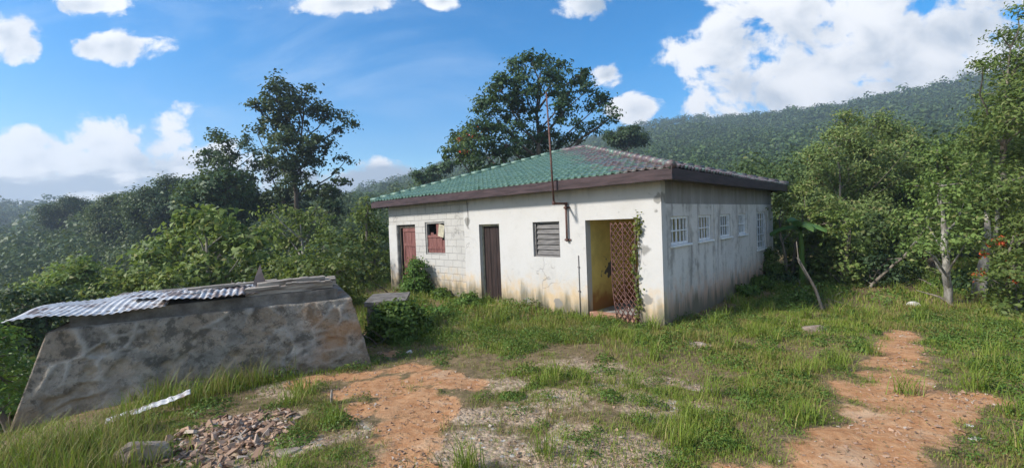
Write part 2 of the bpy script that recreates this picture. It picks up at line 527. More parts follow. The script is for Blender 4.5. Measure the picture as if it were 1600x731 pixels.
def make_tree(name, label, cat, base, lobes, leaf, asp=.5, dens=7., per=34, cr=.7, lm='mid_leaf', bark='bark', tr=.2,
              seed=1, group=None, fork=.45, bloom=0, twig=True, flat=.6, stems=1, lean=(0, 0)):
    rng = np.random.default_rng(seed)
    base = np.array(base, float)
    root = thing(name, label, cat, tuple(base), group=group)
    lob = [tuple(np.array(l[:3]) - base) + tuple(l[3:6]) for l in lobes]
    CC, LC, LN = crown_points(lob, dens, per, cr, rng, flat)
    cen = np.mean([l[:3] for l in lob], 0)
    top = max(l[2] for l in lob)
    mb = MB()
    zmin = min(l[2] - l[5] for l in lob)
    for s in range(stems):
        o = np.array([rng.normal() * .25, rng.normal() * .25, 0]) * (stems > 1)
        b0 = o + np.array([0, 0, -.35])
        knee = np.array([cen[0] * .55 + lean[0], cen[1] * .55 + lean[1], max(zmin * .9, top * fork)]) + o * 3
        end = np.array([cen[0], cen[1], top * .88]) + o * 4
        rr = tr / math.sqrt(stems)
        A = limb(mb, b0, knee, rr * 1.15, rr * .78, rng, .05, 9, 6)
        B = limb(mb, knee, end, rr * .78, rr * .2, rng, .08, 7, 6)
        path = A[2:] + B
        for i, l in enumerate(lob):
            if stems > 1 and i % stems != s: continue
            t = np.array(l[:3]); hz = t[2] - .9 * np.linalg.norm(t[:2] - cen[:2]) - .2
            k = int(np.argmin([abs(p[2] - hz) for p in path]))
            limb(mb, path[k], t, rr * (.42 if k < len(A) else .3), rr * .1, rng, .09, 5, 5)
    if twig:
        for i in range(0, len(CC), 2):
            a = CC[i, 3:]; b = CC[i, :3]
            limb(mb, a, b, tr * .09 + .006, .006, rng, .08, 3, 2)
    mb.build('trunk', M[bark], root)
    V = leaf_quads(LC, LN, leaf, asp, rng)
    raw_obj('crown', V, quads_idx(len(V)), M[lm], root)
    if bloom:
        pick = CC[rng.choice(len(CC), bloom, replace=False), :3]
        pc = np.repeat(pick, 14, 0) + rng.normal(size=(bloom * 14, 3)) * leaf * .5
        V = leaf_quads(pc, rng.normal(size=(len(pc), 3)) + [0, -.6, .4], max(leaf * .8, .09), .8, rng)
        raw_obj('blossom', V, quads_idx(len(V)), M['red_flower'], root)
    return root


def lp(Y, spec, depth=None, rng=np.random.default_rng(11), sx=1., ext=0.):
    """Lobes read off the photo at real depth Y; each gets its own depth and thickness."""
    out = []
    for s in spec:
        px, py, rp = s[:3]
        k = (depth if depth else 2.2) * (rng.random() - .5) * 2
        y = Y + k
        p = at(px, py, y)
        r = rp * y / F
        ry = r if len(s) < 4 else s[3] * y / F
        out.append((p[0], p[1], p[2], r * sx, r * 1.1, ry * .9))
    return out


def base_at(px, Y, py=400):
    p = at(px, py, Y)
    return (p[0], p[1], gz(p[0], p[1]))


# ------------------------------------------------------------------ masks of the yard: bare earth, gravel
def strokes(spec):
    out = []
    for px, py, r in spec:
        p = on_ground(px, py); out.append((p[0], p[1], r))
    return out


DIRT = strokes([(1405, 522, .28), (1405, 530, .32), (1406, 540, .34), (1405, 552, .36), (1402, 568, .34), (1400, 590, .36), (1404, 612, .40), (1424, 632, .42), (1455, 632, .38), (1495, 625, .26), (1525, 622, .18),
                (1392, 660, .40), (1430, 665, .30), (1360, 690, .36), (1325, 715, .32), (1385, 715, .32), (1310, 745, .34), (1380, 750, .34), (1300, 800, .45), (1370, 800, .4),
                (605, 552, .20), (640, 575, .36), (560, 585, .30), (500, 590, .26), (680, 590, .34), (600, 605, .36), (650, 625, .36), (690, 640, .3), (650, 665, .3), (630, 700, .3), (610, 735, .3), (720, 600, .3), (470, 600, .22), (545, 610, .3),
                (560, 640, .2), (1330, 665, .2), (1180, 745, .2)])
GRAV = strokes([(890, 570, .34), (950, 578, .36), (1000, 600, .30), (1010, 630, .34), (940, 610, .3), (870, 625, .34), (820, 650, .3), (960, 700, .30), (930, 730, .3), (1000, 725, .25), (780, 600, .3), (1085, 540, .22), (1060, 600, .2), (740, 700, .34), (830, 715, .26), (690, 710, .3), (1100, 640, .2), (900, 680, .26), (750, 650, .28),
                (330, 690, .34), (400, 672, .28), (290, 715, .3), (440, 650, .25), (370, 720, .3), (470, 700, .2), (560, 670, .25), (430, 610, .3)])


NEARD = [(a, b, r + .3) for a, b, r in DIRT]


def mask(x, y, S, wob=.28):
    x = np.asarray(x, float); y = np.asarray(y, float)
    dx = (fbm(x * 2.3, y * 2.3, 3) - .5) * wob * 2; dy = (fbm(x * 2.3 + 40, y * 2.3 + 9, 3) - .5) * wob * 2
    v = np.zeros_like(x)
    for cx, cy, r in S:
        d = np.hypot(x + dx - cx, y + dy - cy)
        v = np.maximum(v, np.clip((r * 1.4 - d) / (r * .9), 0, 1))
    return v


# ------------------------------------------------------------------ ground: one sheet
def axis(lo, hi, d0, d1, step, grow=1.13):
    a = list(np.arange(d0, d1, step)); s = step; p = d1
    while p < hi: a.append(p); s = min(s * grow, 14); p += s
    a.append(hi); b = []; s = step; p = d0 - step
    while p > lo: b.append(p); s = min(s * grow, 14); p -= s
    b.append(lo)
    return np.array(sorted(b) + a)


def build_ground():
    xs = axis(-640, 640, -7.5, 10.5, .075); ys = axis(-60, 640, 1.6, 12.5, .075)
    X, Y = np.meshgrid(xs, ys)
    Z = height(X, Y)
    nr_ = np.hypot(X, Y) < 14
    bare = np.zeros_like(X); bare[nr_] = np.maximum(mask(X[nr_], Y[nr_], DIRT), .7 * mask(X[nr_], Y[nr_], GRAV))
    Z = Z + bare * (.05 * (fbm(X * 2.2, Y * 2.2, 2) - .62) + .018 * (fbm(X * 9, Y * 9, 2) - .5))
    V = np.stack([X, Y, Z], -1).reshape(-1, 3)
    nx, ny = len(xs), len(ys)
    i = np.arange(nx * ny).reshape(ny, nx)
    Fc = np.stack([i[:-1, :-1], i[:-1, 1:], i[1:, 1:], i[1:, :-1]], -1).reshape(-1, 4)
    m, t = new_mat('yard_earth')
    co = t.n('ShaderNodeNewGeometry').outputs['Position']
    ad = t.n('ShaderNodeAttribute', attribute_name='dirt').outputs['Fac']
    ag = t.n('ShaderNodeAttribute', attribute_name='gravel').outputs['Fac']
    n1 = t.noise(co, 1.7, 6, .65); n2 = t.noise(co, 9, 6, .7); n3 = t.noise(co, 55, 4, .7)
    soil = t.mix(t.step(n2, .3, .7), (.11, .085, .042), (.24, .17, .095))
    orange = t.mix(t.step(n2, .32, .68), (.35, .165, .072), (.49, .28, .145))
    orange = t.mix(t.m('MULTIPLY', t.step(n1, .54, .68), .65), orange, (.54, .385, .25))
    orange = t.mix(t.m('MULTIPLY', t.step(n3, .58, .7), .35), orange, (.26, .14, .08))
    vo = t.n('ShaderNodeTexVoronoi', {'Vector': co, 'Scale': 26.})
    vo2 = t.n('ShaderNodeTexVoronoi', {'Vector': co, 'Scale': 11.})
    grey = t.mix(t.step(n2, .3, .7), (.33, .225, .14), (.50, .37, .25))
    vb = t.n('ShaderNodeRGBToBW', {0: vo.outputs['Color']}).outputs[0]
    grey = t.mix(t.step(vb, .25, .8), t.mix(.5, grey, (.20, .145, .105)), t.mix(.25, grey, (.50, .42, .33)))
    grey = t.mix(t.m('MULTIPLY', t.step(vo2.outputs['Distance'], .30, .18), t.step(n1, .45, .6)), grey, (.52, .49, .44))
    col = t.mix(t.step(t.m('ADD', ag, t.m('MULTIPLY', t.m('SUBTRACT', n2, .5), 1.6)), .1, .75), soil, grey)
    col = t.mix(t.step(t.m('ADD', ad, t.m('MULTIPLY', t.m('SUBTRACT', n2, .5), .9)), .25, .6), col, orange)
    far = t.step(t.n('ShaderNodeVectorMath', {0: co}, operation='LENGTH').outputs['Value'], 22, 40)
    wood = t.mix(t.step(t.noise(co, .05, 6), .4, .65), (.02, .035, .014), (.05, .075, .028))
    # the open meadow on the far slope
    X_, Y_, Z_ = t.xyz(co)
    dm = t.n('ShaderNodeVectorMath', {0: t.scale(co, (.012, .016, 0), (2.28, -2.69, 0))}, operation='LENGTH').outputs['Value']
    wood = t.mix(t.step(t.m('ADD', dm, t.m('MULTIPLY', t.noise(co, .03, 4), .5)), 1.1, .75), wood, (.11, .125, .04))
    col = t.mix(far, col, wood)
    h = t.m('ADD', n2, t.m('ADD', t.m('MULTIPLY', n3, .35), t.m('MULTIPLY', t.m('SUBTRACT', 1., vo.outputs['Distance']), t.m('MULTIPLY', ag, .8))))
    finish(m, t, col, .95, h, .03, .8, .15)
    g = raw_obj('ground', V, Fc, m, smooth=True)
    for nm, S in (('dirt', DIRT), ('gravel', GRAV)):
        a = g.data.attributes.new(nm, 'FLOAT', 'POINT')
        v = np.zeros(len(V), np.float32)
        nr = (np.hypot(V[:, 0], V[:, 1]) < 20)
        v[nr] = mask(V[nr, 0], V[nr, 1], S)
        a.data.foreach_set('value', v)
    tag(g, 'patchy yard of orange earth, grey gravel and soil running out to forested hills', 'ground', kind='structure')


build_ground()

# ------------------------------------------------------------------ the house (local frame: +X right along the front, +Y back, Z up)
HX, HY, YAW = 2.935, 8.524, .752
HM = Matrix.Translation((HX, HY, 0)) @ Matrix.Rotation(-YAW, 4, 'Z')
HMi = HM.inverted()
L, W = 9.95, 8.8
ZT = 2.80


def house_w(x, y, z):
    return tuple(HM @ Vector((x, y, z)))


house = thing('house', 'single-storey abandoned whitewashed block house with a green hipped tile roof', 'house', (HX, HY, 0), -YAW)


def wall_open(mb, p0, p1, z0, z1, ops, th, face='Y', off=0.):
    """A wall slab p0..p1 along X (face 'Y': outside at Y=off, inside at Y=off+th) or along Y (face 'X': outside at X=off, inside X=off-th), with openings (a,b,za,zb)."""
    us = sorted({p0, p1, *[o[0] for o in ops], *[o[1] for o in ops]}); zs = sorted({z0, z1, *[o[2] for o in ops], *[o[3] for o in ops]})
    us = [u for u in us if p0 <= u <= p1]; zs = [z for z in zs if z0 <= z <= z1]

    def P(u, d, z):
        return (u, off + d, z) if face == 'Y' else (off - d, u, z)

    def inside(u, z): return any(o[0] < u < o[1] and o[2] < z < o[3] for o in ops)
    for i in range(len(us) - 1):
        for j in range(len(zs) - 1):
            a, b, c, d = us[i], us[i + 1], zs[j], zs[j + 1]
            if inside((a + b) / 2, (c + d) / 2): continue
            mb.quad(P(a, 0, c), P(b, 0, c), P(b, 0, d), P(a, 0, d))
            mb.quad(P(a, th, c), P(a, th, d), P(b, th, d), P(b, th, c))
    for (a, b, c, d) in ops:
        c = max(c, z0)
        mb.quad(P(a, 0, c), P(a, 0, d), P(a, th, d), P(a, th, c))
        mb.quad(P(b, 0, c), P(b, th, c), P(b, th, d), P(b, 0, d))
        mb.quad(P(a, 0, d), P(b, 0, d), P(b, th, d), P(a, th, d))
        if c > z0 + .001: mb.quad(P(a, 0, c), P(a, th, c), P(b, th, c), P(b, 0, c))
    for u in (p0, p1): mb.quad(P(u, 0, z0), P(u, th, z0), P(u, th, z1), P(u, 0, z1))
    mb.quad(P(p0, 0, z1), P(p0, th, z1), P(p1, th, z1), P(p1, 0, z1))


ZB = -.55
D3 = (-1.77, -.52, ZB, 2.07); W2 = (-3.31, -2.49, 1.22, 2.07); D2 = (-5.27, -4.48, -.02, 2.06)
W1 = (-7.84, -6.83, 1.17, 2.19); D1 = (-9.45, -8.38, -.02, 2.14)
mb = MB(); wall_open(mb, -5.66, 0, ZB, ZT, [D3, W2, D2], .20); mb.build('wall', M['front'], house)
mb = MB(); wall_open(mb, -L, -5.66, ZB, ZT, [W1, D1], .17, off=.03); mb.build('wall', M['block'], house)['label'] = 'painted bare block wall at the far end of the front'
# plaster pilaster strips at the far corner and beside the joint
mb = MB(); mb.box(-L - .004, -9.47, .012, .0285, ZB, 2.14); mb.build('plaster_strip', M['front'], house)
mb = MB(); mb.box(-5.92, -5.664, .014, .0285, ZB, 2.62); mb.build('plaster_strip', M['front'], house)
SW = [(.42, 1.39, 1.49, 2.08), (1.93, 2.80, 1.49, 2.08), (3.42, 4.28, 1.49, 2.08), (4.97, 5.70, 1.49, 2.08), (6.84, 7.92, .93, 2.10)]
mb = MB(); wall_open(mb, .20, W, ZB - .2, 2.34, SW, .16, face='X', off=0.); mb.build('wall', M['side'], house)['label'] = 'streaked grey side wall with five white windows'
mb = MB(); mb.box(-.16, -.012, .20, W - .003, 2.343, ZT); mb.build('beam', M['beam'], house)
# shallow plaster bands between the side windows
for y0, y1 in ((2.96, 3.2), (8.1, 8.78)):
    mb = MB(); mb.box(.0015, .018, y0, y1, -.6, 2.33); mb.build('pilaster', M['side'], house)
mb = MB(); mb.box(-L, -.16, W - .16, W - .001, ZB, ZT); mb.build('wall', M['conc'], house)
mb = MB(); mb.box(-L + .001, -L + .16, .20, W - .16, ZB, ZT); mb.build('wall', M['conc'], house)
mb = MB(); mb.box(-L + .16, -.16, .20, W - .16, -.30, -.03); mb.build('floor_slab', M['conc'], house)
mb = MB(); mb.box(-L + .16, -.16, .20, W - .16, 2.62, 2.70); mb.build('ceiling_board', M['white_paint'], house)
# inner partitions: the yellow room
mb = MB(); mb.box(-1.90, -1.79, .203, 3.6, -.028, 2.618); mb.build('partition_wall', M['yellow'], house)
mb = MB(); mb.box(-1.788, -.163, 3.45, 3.6, -.028, 2.618); mb.box(-1.79 + .0, -.163, 2.2, 2.3, -.028, 2.0) if False else None
mb.build('partition_wall', M['yellow'], house)
mb = MB(); wall_open(mb, .203, 3.45, -.028, 2.618, [o for o in SW if o[1] < 3.4], .012, face='X', off=-.163); mb.build('bounce_lining', M['yellow'], house)  # yellow lining added to bounce light onto the partition by the doorway
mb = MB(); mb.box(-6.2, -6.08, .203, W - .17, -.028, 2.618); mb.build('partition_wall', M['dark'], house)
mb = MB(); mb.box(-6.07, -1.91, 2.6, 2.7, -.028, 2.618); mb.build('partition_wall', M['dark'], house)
# threshold steps
mb = MB(); mb.box(-5.40, -4.35, -.42, -.004, -.5, -.05, jit=.02); mb.build('door_step', M['earth_step'], house, .03)
mb = MB(); mb.box(-1.76, -.56, .03, .196, -.5, .02, jit=.004); mb.build('door_sill', M['earth_step'], house, .01)


def plank_door(x0, x1, z0, z1, y, n, mat, parent, th=.035, panels=False):
    mb = MB(); w = (x1 - x0) / n
    for i in range(n):
        mb.box(x0 + i * w + .004, x0 + (i + 1) * w - .004, y + random.uniform(-.004, .004), y + th, z0, z1)
    if panels:
        for z in (z0 + .02, z0 + (z1 - z0) * .36, z0 + (z1 - z0) * .70, z1 - .12): mb.box(x0 + .01, x1 - .01, y - .022, y - .006, z, z + .10)
        for x in (x0 + .01, x1 - .09): mb.box(x, x + .08, y - .020, y - .005, z0 + .13, z1 - .14)
    return mb.build('door', mat, parent)


d2 = plank_door(-5.24, -4.50, .0, 2.0, .145, 6, M['brown_door'], house)
d2['label'] = 'closed dark brown plank door'
mb = MB(); mb.tube([(-4.58, .12, 1.0), (-4.58, .105, 1.0), (-4.58, .105, 1.1), (-4.58, .12, 1.1)], .008, 6); mb.build('handle', M['rust_pipe'], d2)
mb = MB(); mb.box(-5.266, -4.484, .10, .185, 2.005, 2.055); mb.box(-5.266, -5.243, .10, .185, 0, 2.004); mb.build('door_frame', M['reveal'], house)
d1 = plank_door(-9.22, -8.42, .0, 2.02, .125, 5, M['red_wood'], house, panels=True)
d1['label'] = 'faded red panelled door at the far end'
mb = MB(); mb.box(-9.44, -8.385, .115, .16, 2.03, 2.11); mb.box(-9.44, -9.36, .115, .16, 0, 2.028); mb.box(-8.413, -8.386, .115, .16, 0, 2.028); mb.build('door_frame', M['dark_bark'], house)
# broken red shutter window
wf = MB()
wf.box(-7.835, -7.78, .06, .13, 1.175, 2.185); wf.box(-6.89, -6.835, .06, .13, 1.175, 2.185); wf.box(-7.777, -6.893, .06, .13, 1.175, 1.225); wf.box(-7.777, -6.893, .06, .13, 2.14, 2.185)
win = wf.build('window', M['conc'], house); win['label'] = 'window with a broken red wooden shutter'
sh = MB()
hts = [1.78, 1.86, 1.8, 2.13, 2.1, 1.62]
for i in range(6):
    x = -7.77 + i * .145
    z0 = 1.23 if i < 5 else 1.23
    sh.box(x, x + .138, .09 + .004 * (i % 2), .115, z0, hts[i])
sh.box(-7.77, -6.90, .072, .088, 1.34, 1.42); sh.box(-7.77, -7.05, .072, .088, 1.70, 1.77)
sh.build('shutter', M['red_wood'], win)
sh = MB(); sh.box(-7.2, -6.92, .066, .07, 1.72, 2.1, M=Matrix.Translation((-7.06, .07, 1.9)) @ Matrix.Rotation(.22, 4, 'Y') @ Matrix.Translation((7.06, -.07, -1.9)))
sh.build('shutter_scrap', M['reveal'], win)
# grey louvre window
wf = MB(); wf.box(-3.306, -3.255, .05, .12, 1.225, 2.066); wf.box(-2.545, -2.494, .05, .12, 1.225, 2.066); wf.box(-3.253, -2.547, .05, .12, 1.225, 1.262); wf.box(-3.253, -2.547, .05, .12, 2.03, 2.066)
win = wf.build('window', M['grey_board'], house); win['label'] = 'window boarded with grey horizontal planks'
lv = MB()
for i in range(6):
    z = 1.266 + i * .127
    A = Matrix.Translation((-2.9, .1, z + .06)) @ Matrix.Rotation(random.uniform(-.012, .012), 4, 'Y') @ Matrix.Rotation(-.32, 4, 'X')
    lv.box(-.35, .35, -.012, .012, -.062, .070, M=A)
lv.build('louvre_board', M['grey_board'], win)
# five white steel windows in the side wall
for k, (a, b, c, d) in enumerate(SW):
    fr = MB(); x0, x1 = -.075, -.035
    fr.box(x0, x1, a + .003, a + .05, c + .003, d - .003); fr.box(x0, x1, b - .05, b - .003, c + .003, d - .003)
    fr.box(x0, x1, a + .052, b - .052, c + .003, c + .055); fr.box(x0, x1, a + .052, b - .052, d - .05, d - .003)
    wn = fr.build('window', M['white_paint'], house)
    if k == 4: wn['label'] = 'tall white window at the back end of the side wall'
    br = MB(); nb = 4 if k < 4 else 3
    for i in range(1, nb + 1):
        y = a + (b - a) * i / (nb + 1); wd = .05 if (i == 2 and k == 0) else .02
        br.box(x0 + .008, x1 - .006, y - wd / 2, y + wd / 2, c + .056, d - .051)
    nh = 1 if k < 4 else 4
    for j in range(1, nh + 1):
        z = c + (d - c) * j / (nh + 1); br.box(x1 - .004, x1 + .012, a + .052, b - .052, z - .013, z + .013)
    br.build('window_bar', M['white_paint'], wn)
    gl = MB(); gl.box(-.112, -.100, a + .003, b - .003, c + .003, d - .003); gl.build('pane', M['glass'], wn)
    sl = MB(); sl.box(-.03, .055, a - .04, b + .04, c - .045, c - .002); sl.build('sill', M['white_paint'], wn, .008)
    rv = MB(); rv.box(-.155, -.113, b - .01, b - .0035, c + .003, d - .003); rv.build('reveal', M['yellow'], wn)

# roof -----------------------------------------------------------
OH = .40
EX0, EX1, EY0, EY1, EZ = -L - OH, OH, -OH, W + OH, 3.0
RIDGE = [(-5.60, 4.40, 4.52), (-4.55, 4.40, 4.52)]


def tile_plane(mb, A, B, C, D, course=.27, tile=.18):
    """Pressed tiles on the plane with eave A->B and top D->C."""
    A, B, C, D = map(Vector, (A, B, C, D))
    ex = (B - A).normalized(); n = ex.cross(D - A).normalized(); up = n.cross(ex)
    Ls = (D - A).dot(up); nc = int(round(Ls / course)); step = Ls / nc
    wA = (B - A).length; xl = (D - A).dot(ex); xr = (C - A).dot(ex)
    for i in range(nc):
        d0 = i * step; d1 = (i + 1) * step + .015
        f0 = d0 / Ls; f1 = min(1, (i + 1) / nc)
        l0, r0 = xl * f0, wA + (xr - wA) * f0
        l1, r1 = xl * f1, wA + (xr - wA) * f1
        N = max(2, int((r0 - l0) / .045))
        sh = tile * .5 * (i % 2)
        rows = []
        for (d, lift, dip) in ((d0 - .004, .0, 1.), (d0, .042, 1.), (d0 + step * .5, .026, 1.), (d1, .006, 1.)):
            f = min(1, max(0, d / Ls)); l = xl * f; r = wA + (xr - wA) * f
            row = []
            for k in range(N + 1):
                s = l0 + (r0 - l0) * k / N
                s = min(max(s, l), r)
                ph = (s + sh) / tile * 2 * math.pi
                w = .014 * math.cos(ph) + .006 * math.cos(2 * ph)
                edge = -.012 * math.cos(ph) * (1 if lift > .03 else 0)
                row.append(A + ex * s + up * (d + edge) + n * (lift + w * dip + .016 * (vnoise(s * 4.1, i * 3.7) - .5) - .03 * vnoise(s * .35, i * .3)))
            rows.append(row)
        V = [p for r in rows for p in r]
        Fs = [(a * (N + 1) + k, a * (N + 1) + k + 1, (a + 1) * (N + 1) + k + 1, (a + 1) * (N + 1) + k) for a in range(3) for k in range(N)]
        mb.add(V, Fs)


mb = MB()
c00, c10, c11, c01 = (EX0, EY0, EZ), (EX1, EY0, EZ), (EX1, EY1, EZ), (EX0, EY1, EZ)
tile_plane(mb, c00, c10, RIDGE[1], RIDGE[0]); tile_plane(mb, c10, c11, RIDGE[1], RIDGE[1]); tile_plane(mb, c11, c01, RIDGE[0], RIDGE[1]); tile_plane(mb, c01, c00, RIDGE[0], RIDGE[0])
roof = mb.build('roof', M['roof'], house)
for p, q in ((c10, RIDGE[1]), (c00, RIDGE[0]), (c11, RIDGE[1]), (c01, RIDGE[0]), RIDGE):
    mb = MB(); p, q = Vector(p), Vector(q); n = max(2, int((q - p).length / .36))
    for i in range(n):
        a = p.lerp(q, i / n) + Vector((0, 0, .03)); b = p.lerp(q, (i + 1.12) / n) + Vector((0, 0, .015))
        mb.tube([a, b], [.085, .062], 10)
    mb.build('hip_cap', M['roof'], roof)
mb = MB()
z0, z1 = 2.765, 2.975
mb.box(EX0, EX1, EY0, EY0 + .028, z0, z1); mb.box(EX0, EX1, EY1 - .028, EY1, z0, z1)
mb.box(EX1 - .028, EX1, EY0 + .03, EY1 - .03, z0, z1); mb.box(EX0, EX0 + .028, EY0 + .03, EY1 - .03, z0, z1)
mb.build('fascia', M['fascia'], house)
mb = MB(); mb.box(EX0 + .03, EX1 - .03, EY0 + .03, EY1 - .03, 2.805, 2.825); mb.build('soffit', M['soffit'], house)
# thin conduit on the front wall
mb = MB(); mb.tube([(-1.975, -.014, -.3), (-1.975, -.014, 1.28)], .010, 6)
for z in (.45, 1.0): mb.box(-2.0, -1.95, -.022, -.001, z, z + .03)
mb.build('conduit', M['grey_board'], house)
# cable end at the joint between block and plaster
mb = MB(); mb.tube([(-5.72, -.012, 2.74), (-5.70, -.012, 2.3), (-5.74, -.02, 2.05), (-5.71, -.012, 1.95)], .007, 5); mb.build('cable', M['dark_bark'], house)

# rusty pipe mast clamped to the front wall ------------------------------------
mast = thing('pipe_mast', 'tall thin rusty pipe mast cranked out past the eaves of the white wall', 'pipe', (HX, HY, 0), -YAW)
mb = MB()
px = -2.245
mb.tube([(px, -.05, 1.60), (px, -.05, 2.47)], .024, 10); mb.build('pole', M['rust_pipe'], mast)
mb = MB(); mb.tube([(px, -.05, 2.47), (px, -.50, 2.47)], .026, 10); mb.tube([(px, -.05, 2.44), (px, -.05, 2.50)], .036, 10); mb.tube([(px, -.50, 2.44), (px, -.50, 2.52)], .036, 10); mb.build('elbow', M['rust_pipe'], mast)
mb = MB(); mb.tube([(px, -.50, 2.47), (px - .03, -.51, 3.6), (px - .085, -.52, 4.94)], [.024, .021, .016], 10); mb.build('pole', M['rust_pipe'], mast)
for z in (1.62, 2.36):
    mb = MB(); mb.box(px - .085, px + .085, -.03, -.002, z, z + .035); mb.tube([(px, -.05, z - .012), (px, -.05, z + .05)], .034, 10); mb.build('bracket', M['rust_pipe'], mast)

# folding lattice gate ---------------------------------------------------------
gate = thing('lattice_gate', 'rusty red folding lattice gate sagging across the right half of the open doorway', 'gate', (HX, HY, 0), -YAW)
gx0, gx1, gy = -1.16, -.60, .06


def gp(u, v):
    sag = -.13 * max(0, .32 - v) / .32
    return Vector((gx0 + (gx1 - gx0) * u - sag * 1.0, gy - (.22 * max(0, .3 - v)), -.12 + 2.12 * v))


mb = MB(); nC, nR = 5, 14
for k in range(-nR, nC + 1):
    for sgn in (1, -1):
        pts = []
        for j in range(0, nR * 2 + 1):
            v = j / (nR * 2); u = (k + v * nR) / nC if sgn > 0 else 1 - (k + v * nR) / nC
            if -1e-6 <= u <= 1 + 1e-6: pts.append(gp(u, v) + Vector((0, .006 * sgn, 0)))
        if len(pts) > 1: mb.tube(pts, .0125, 4)
mb.build('lattice', M['rust_bar'], gate)
for u in (0, .5, 1):
    mb = MB(); mb.tube([gp(u, v / 8) + Vector((0, -.012, 0)) for v in range(9)], .013, 6); mb.build('upright', M['rust_bar'], gate)

# ------------------------------------------------------------------ the old stone water tank
TA = math.atan2(.47, .88)
TM = Matrix.Translation((-5.38, 4.97, 0)) @ Matrix.Rotation(TA, 4, 'Z')
tank = thing('water_tank', 'old stone and concrete water tank with sloping sides at the left of the yard', 'tank', (-5.38, 4.97, 0), TA)
TL, TD, TZ = 3.32, 2.3, 1.05


def sloped(mb, x0, x1, y0, y1, z0, z1, bx, by, nx=40, ny=26, nz=14, rough=.02):
    """Battered block with an uneven skin, as a lofted shell."""
    def ringpts(f):
        e = (1 - f)
        X0, X1, Y0, Y1 = x0 - bx * e, x1 + bx * e, y0 - by * e, y1 + by * e
        return [(X0 + (X1 - X0) * i / nx, Y0) for i in range(nx)] + [(X1, Y0 + (Y1 - Y0) * i / ny) for i in range(ny)] + [(X1 - (X1 - X0) * i / nx, Y1) for i in range(nx)] + [(X0, Y1 - (Y1 - Y0) * i / ny) for i in range(ny)]
    V = []; n = 2 * (nx + ny)
    for k in range(nz + 1):
        f = k / nz
        for i, (x, y) in enumerate(ringpts(f)):
            o = rough * 2 * (float(fbm(i * .45 + 3, k * .8 + 7, 3)) - .5) * (1 if 0 < k < nz else .4)
            cx, cy = (x0 + x1) / 2, (y0 + y1) / 2
            nxx = 1 if x >= x1 - 1e-4 else (-1 if x <= x0 + 1e-4 else 0)
            nyy = 1 if y >= y1 - 1e-4 else (-1 if y <= y0 + 1e-4 else 0)
            V.append((x + nxx * o, y + nyy * o, z0 + (z1 - z0) * f + (.02 * (float(fbm(i * .3, 5., 2)) - .5) if k == nz else 0)))
    Fs = [(k * n + i, k * n + (i + 1) % n, (k + 1) * n + (i + 1) % n, (k + 1) * n + i) for k in range(nz) for i in range(n)]
    Fs.append(tuple(nz * n + i for i in range(n)))
    mb.add(V, Fs)




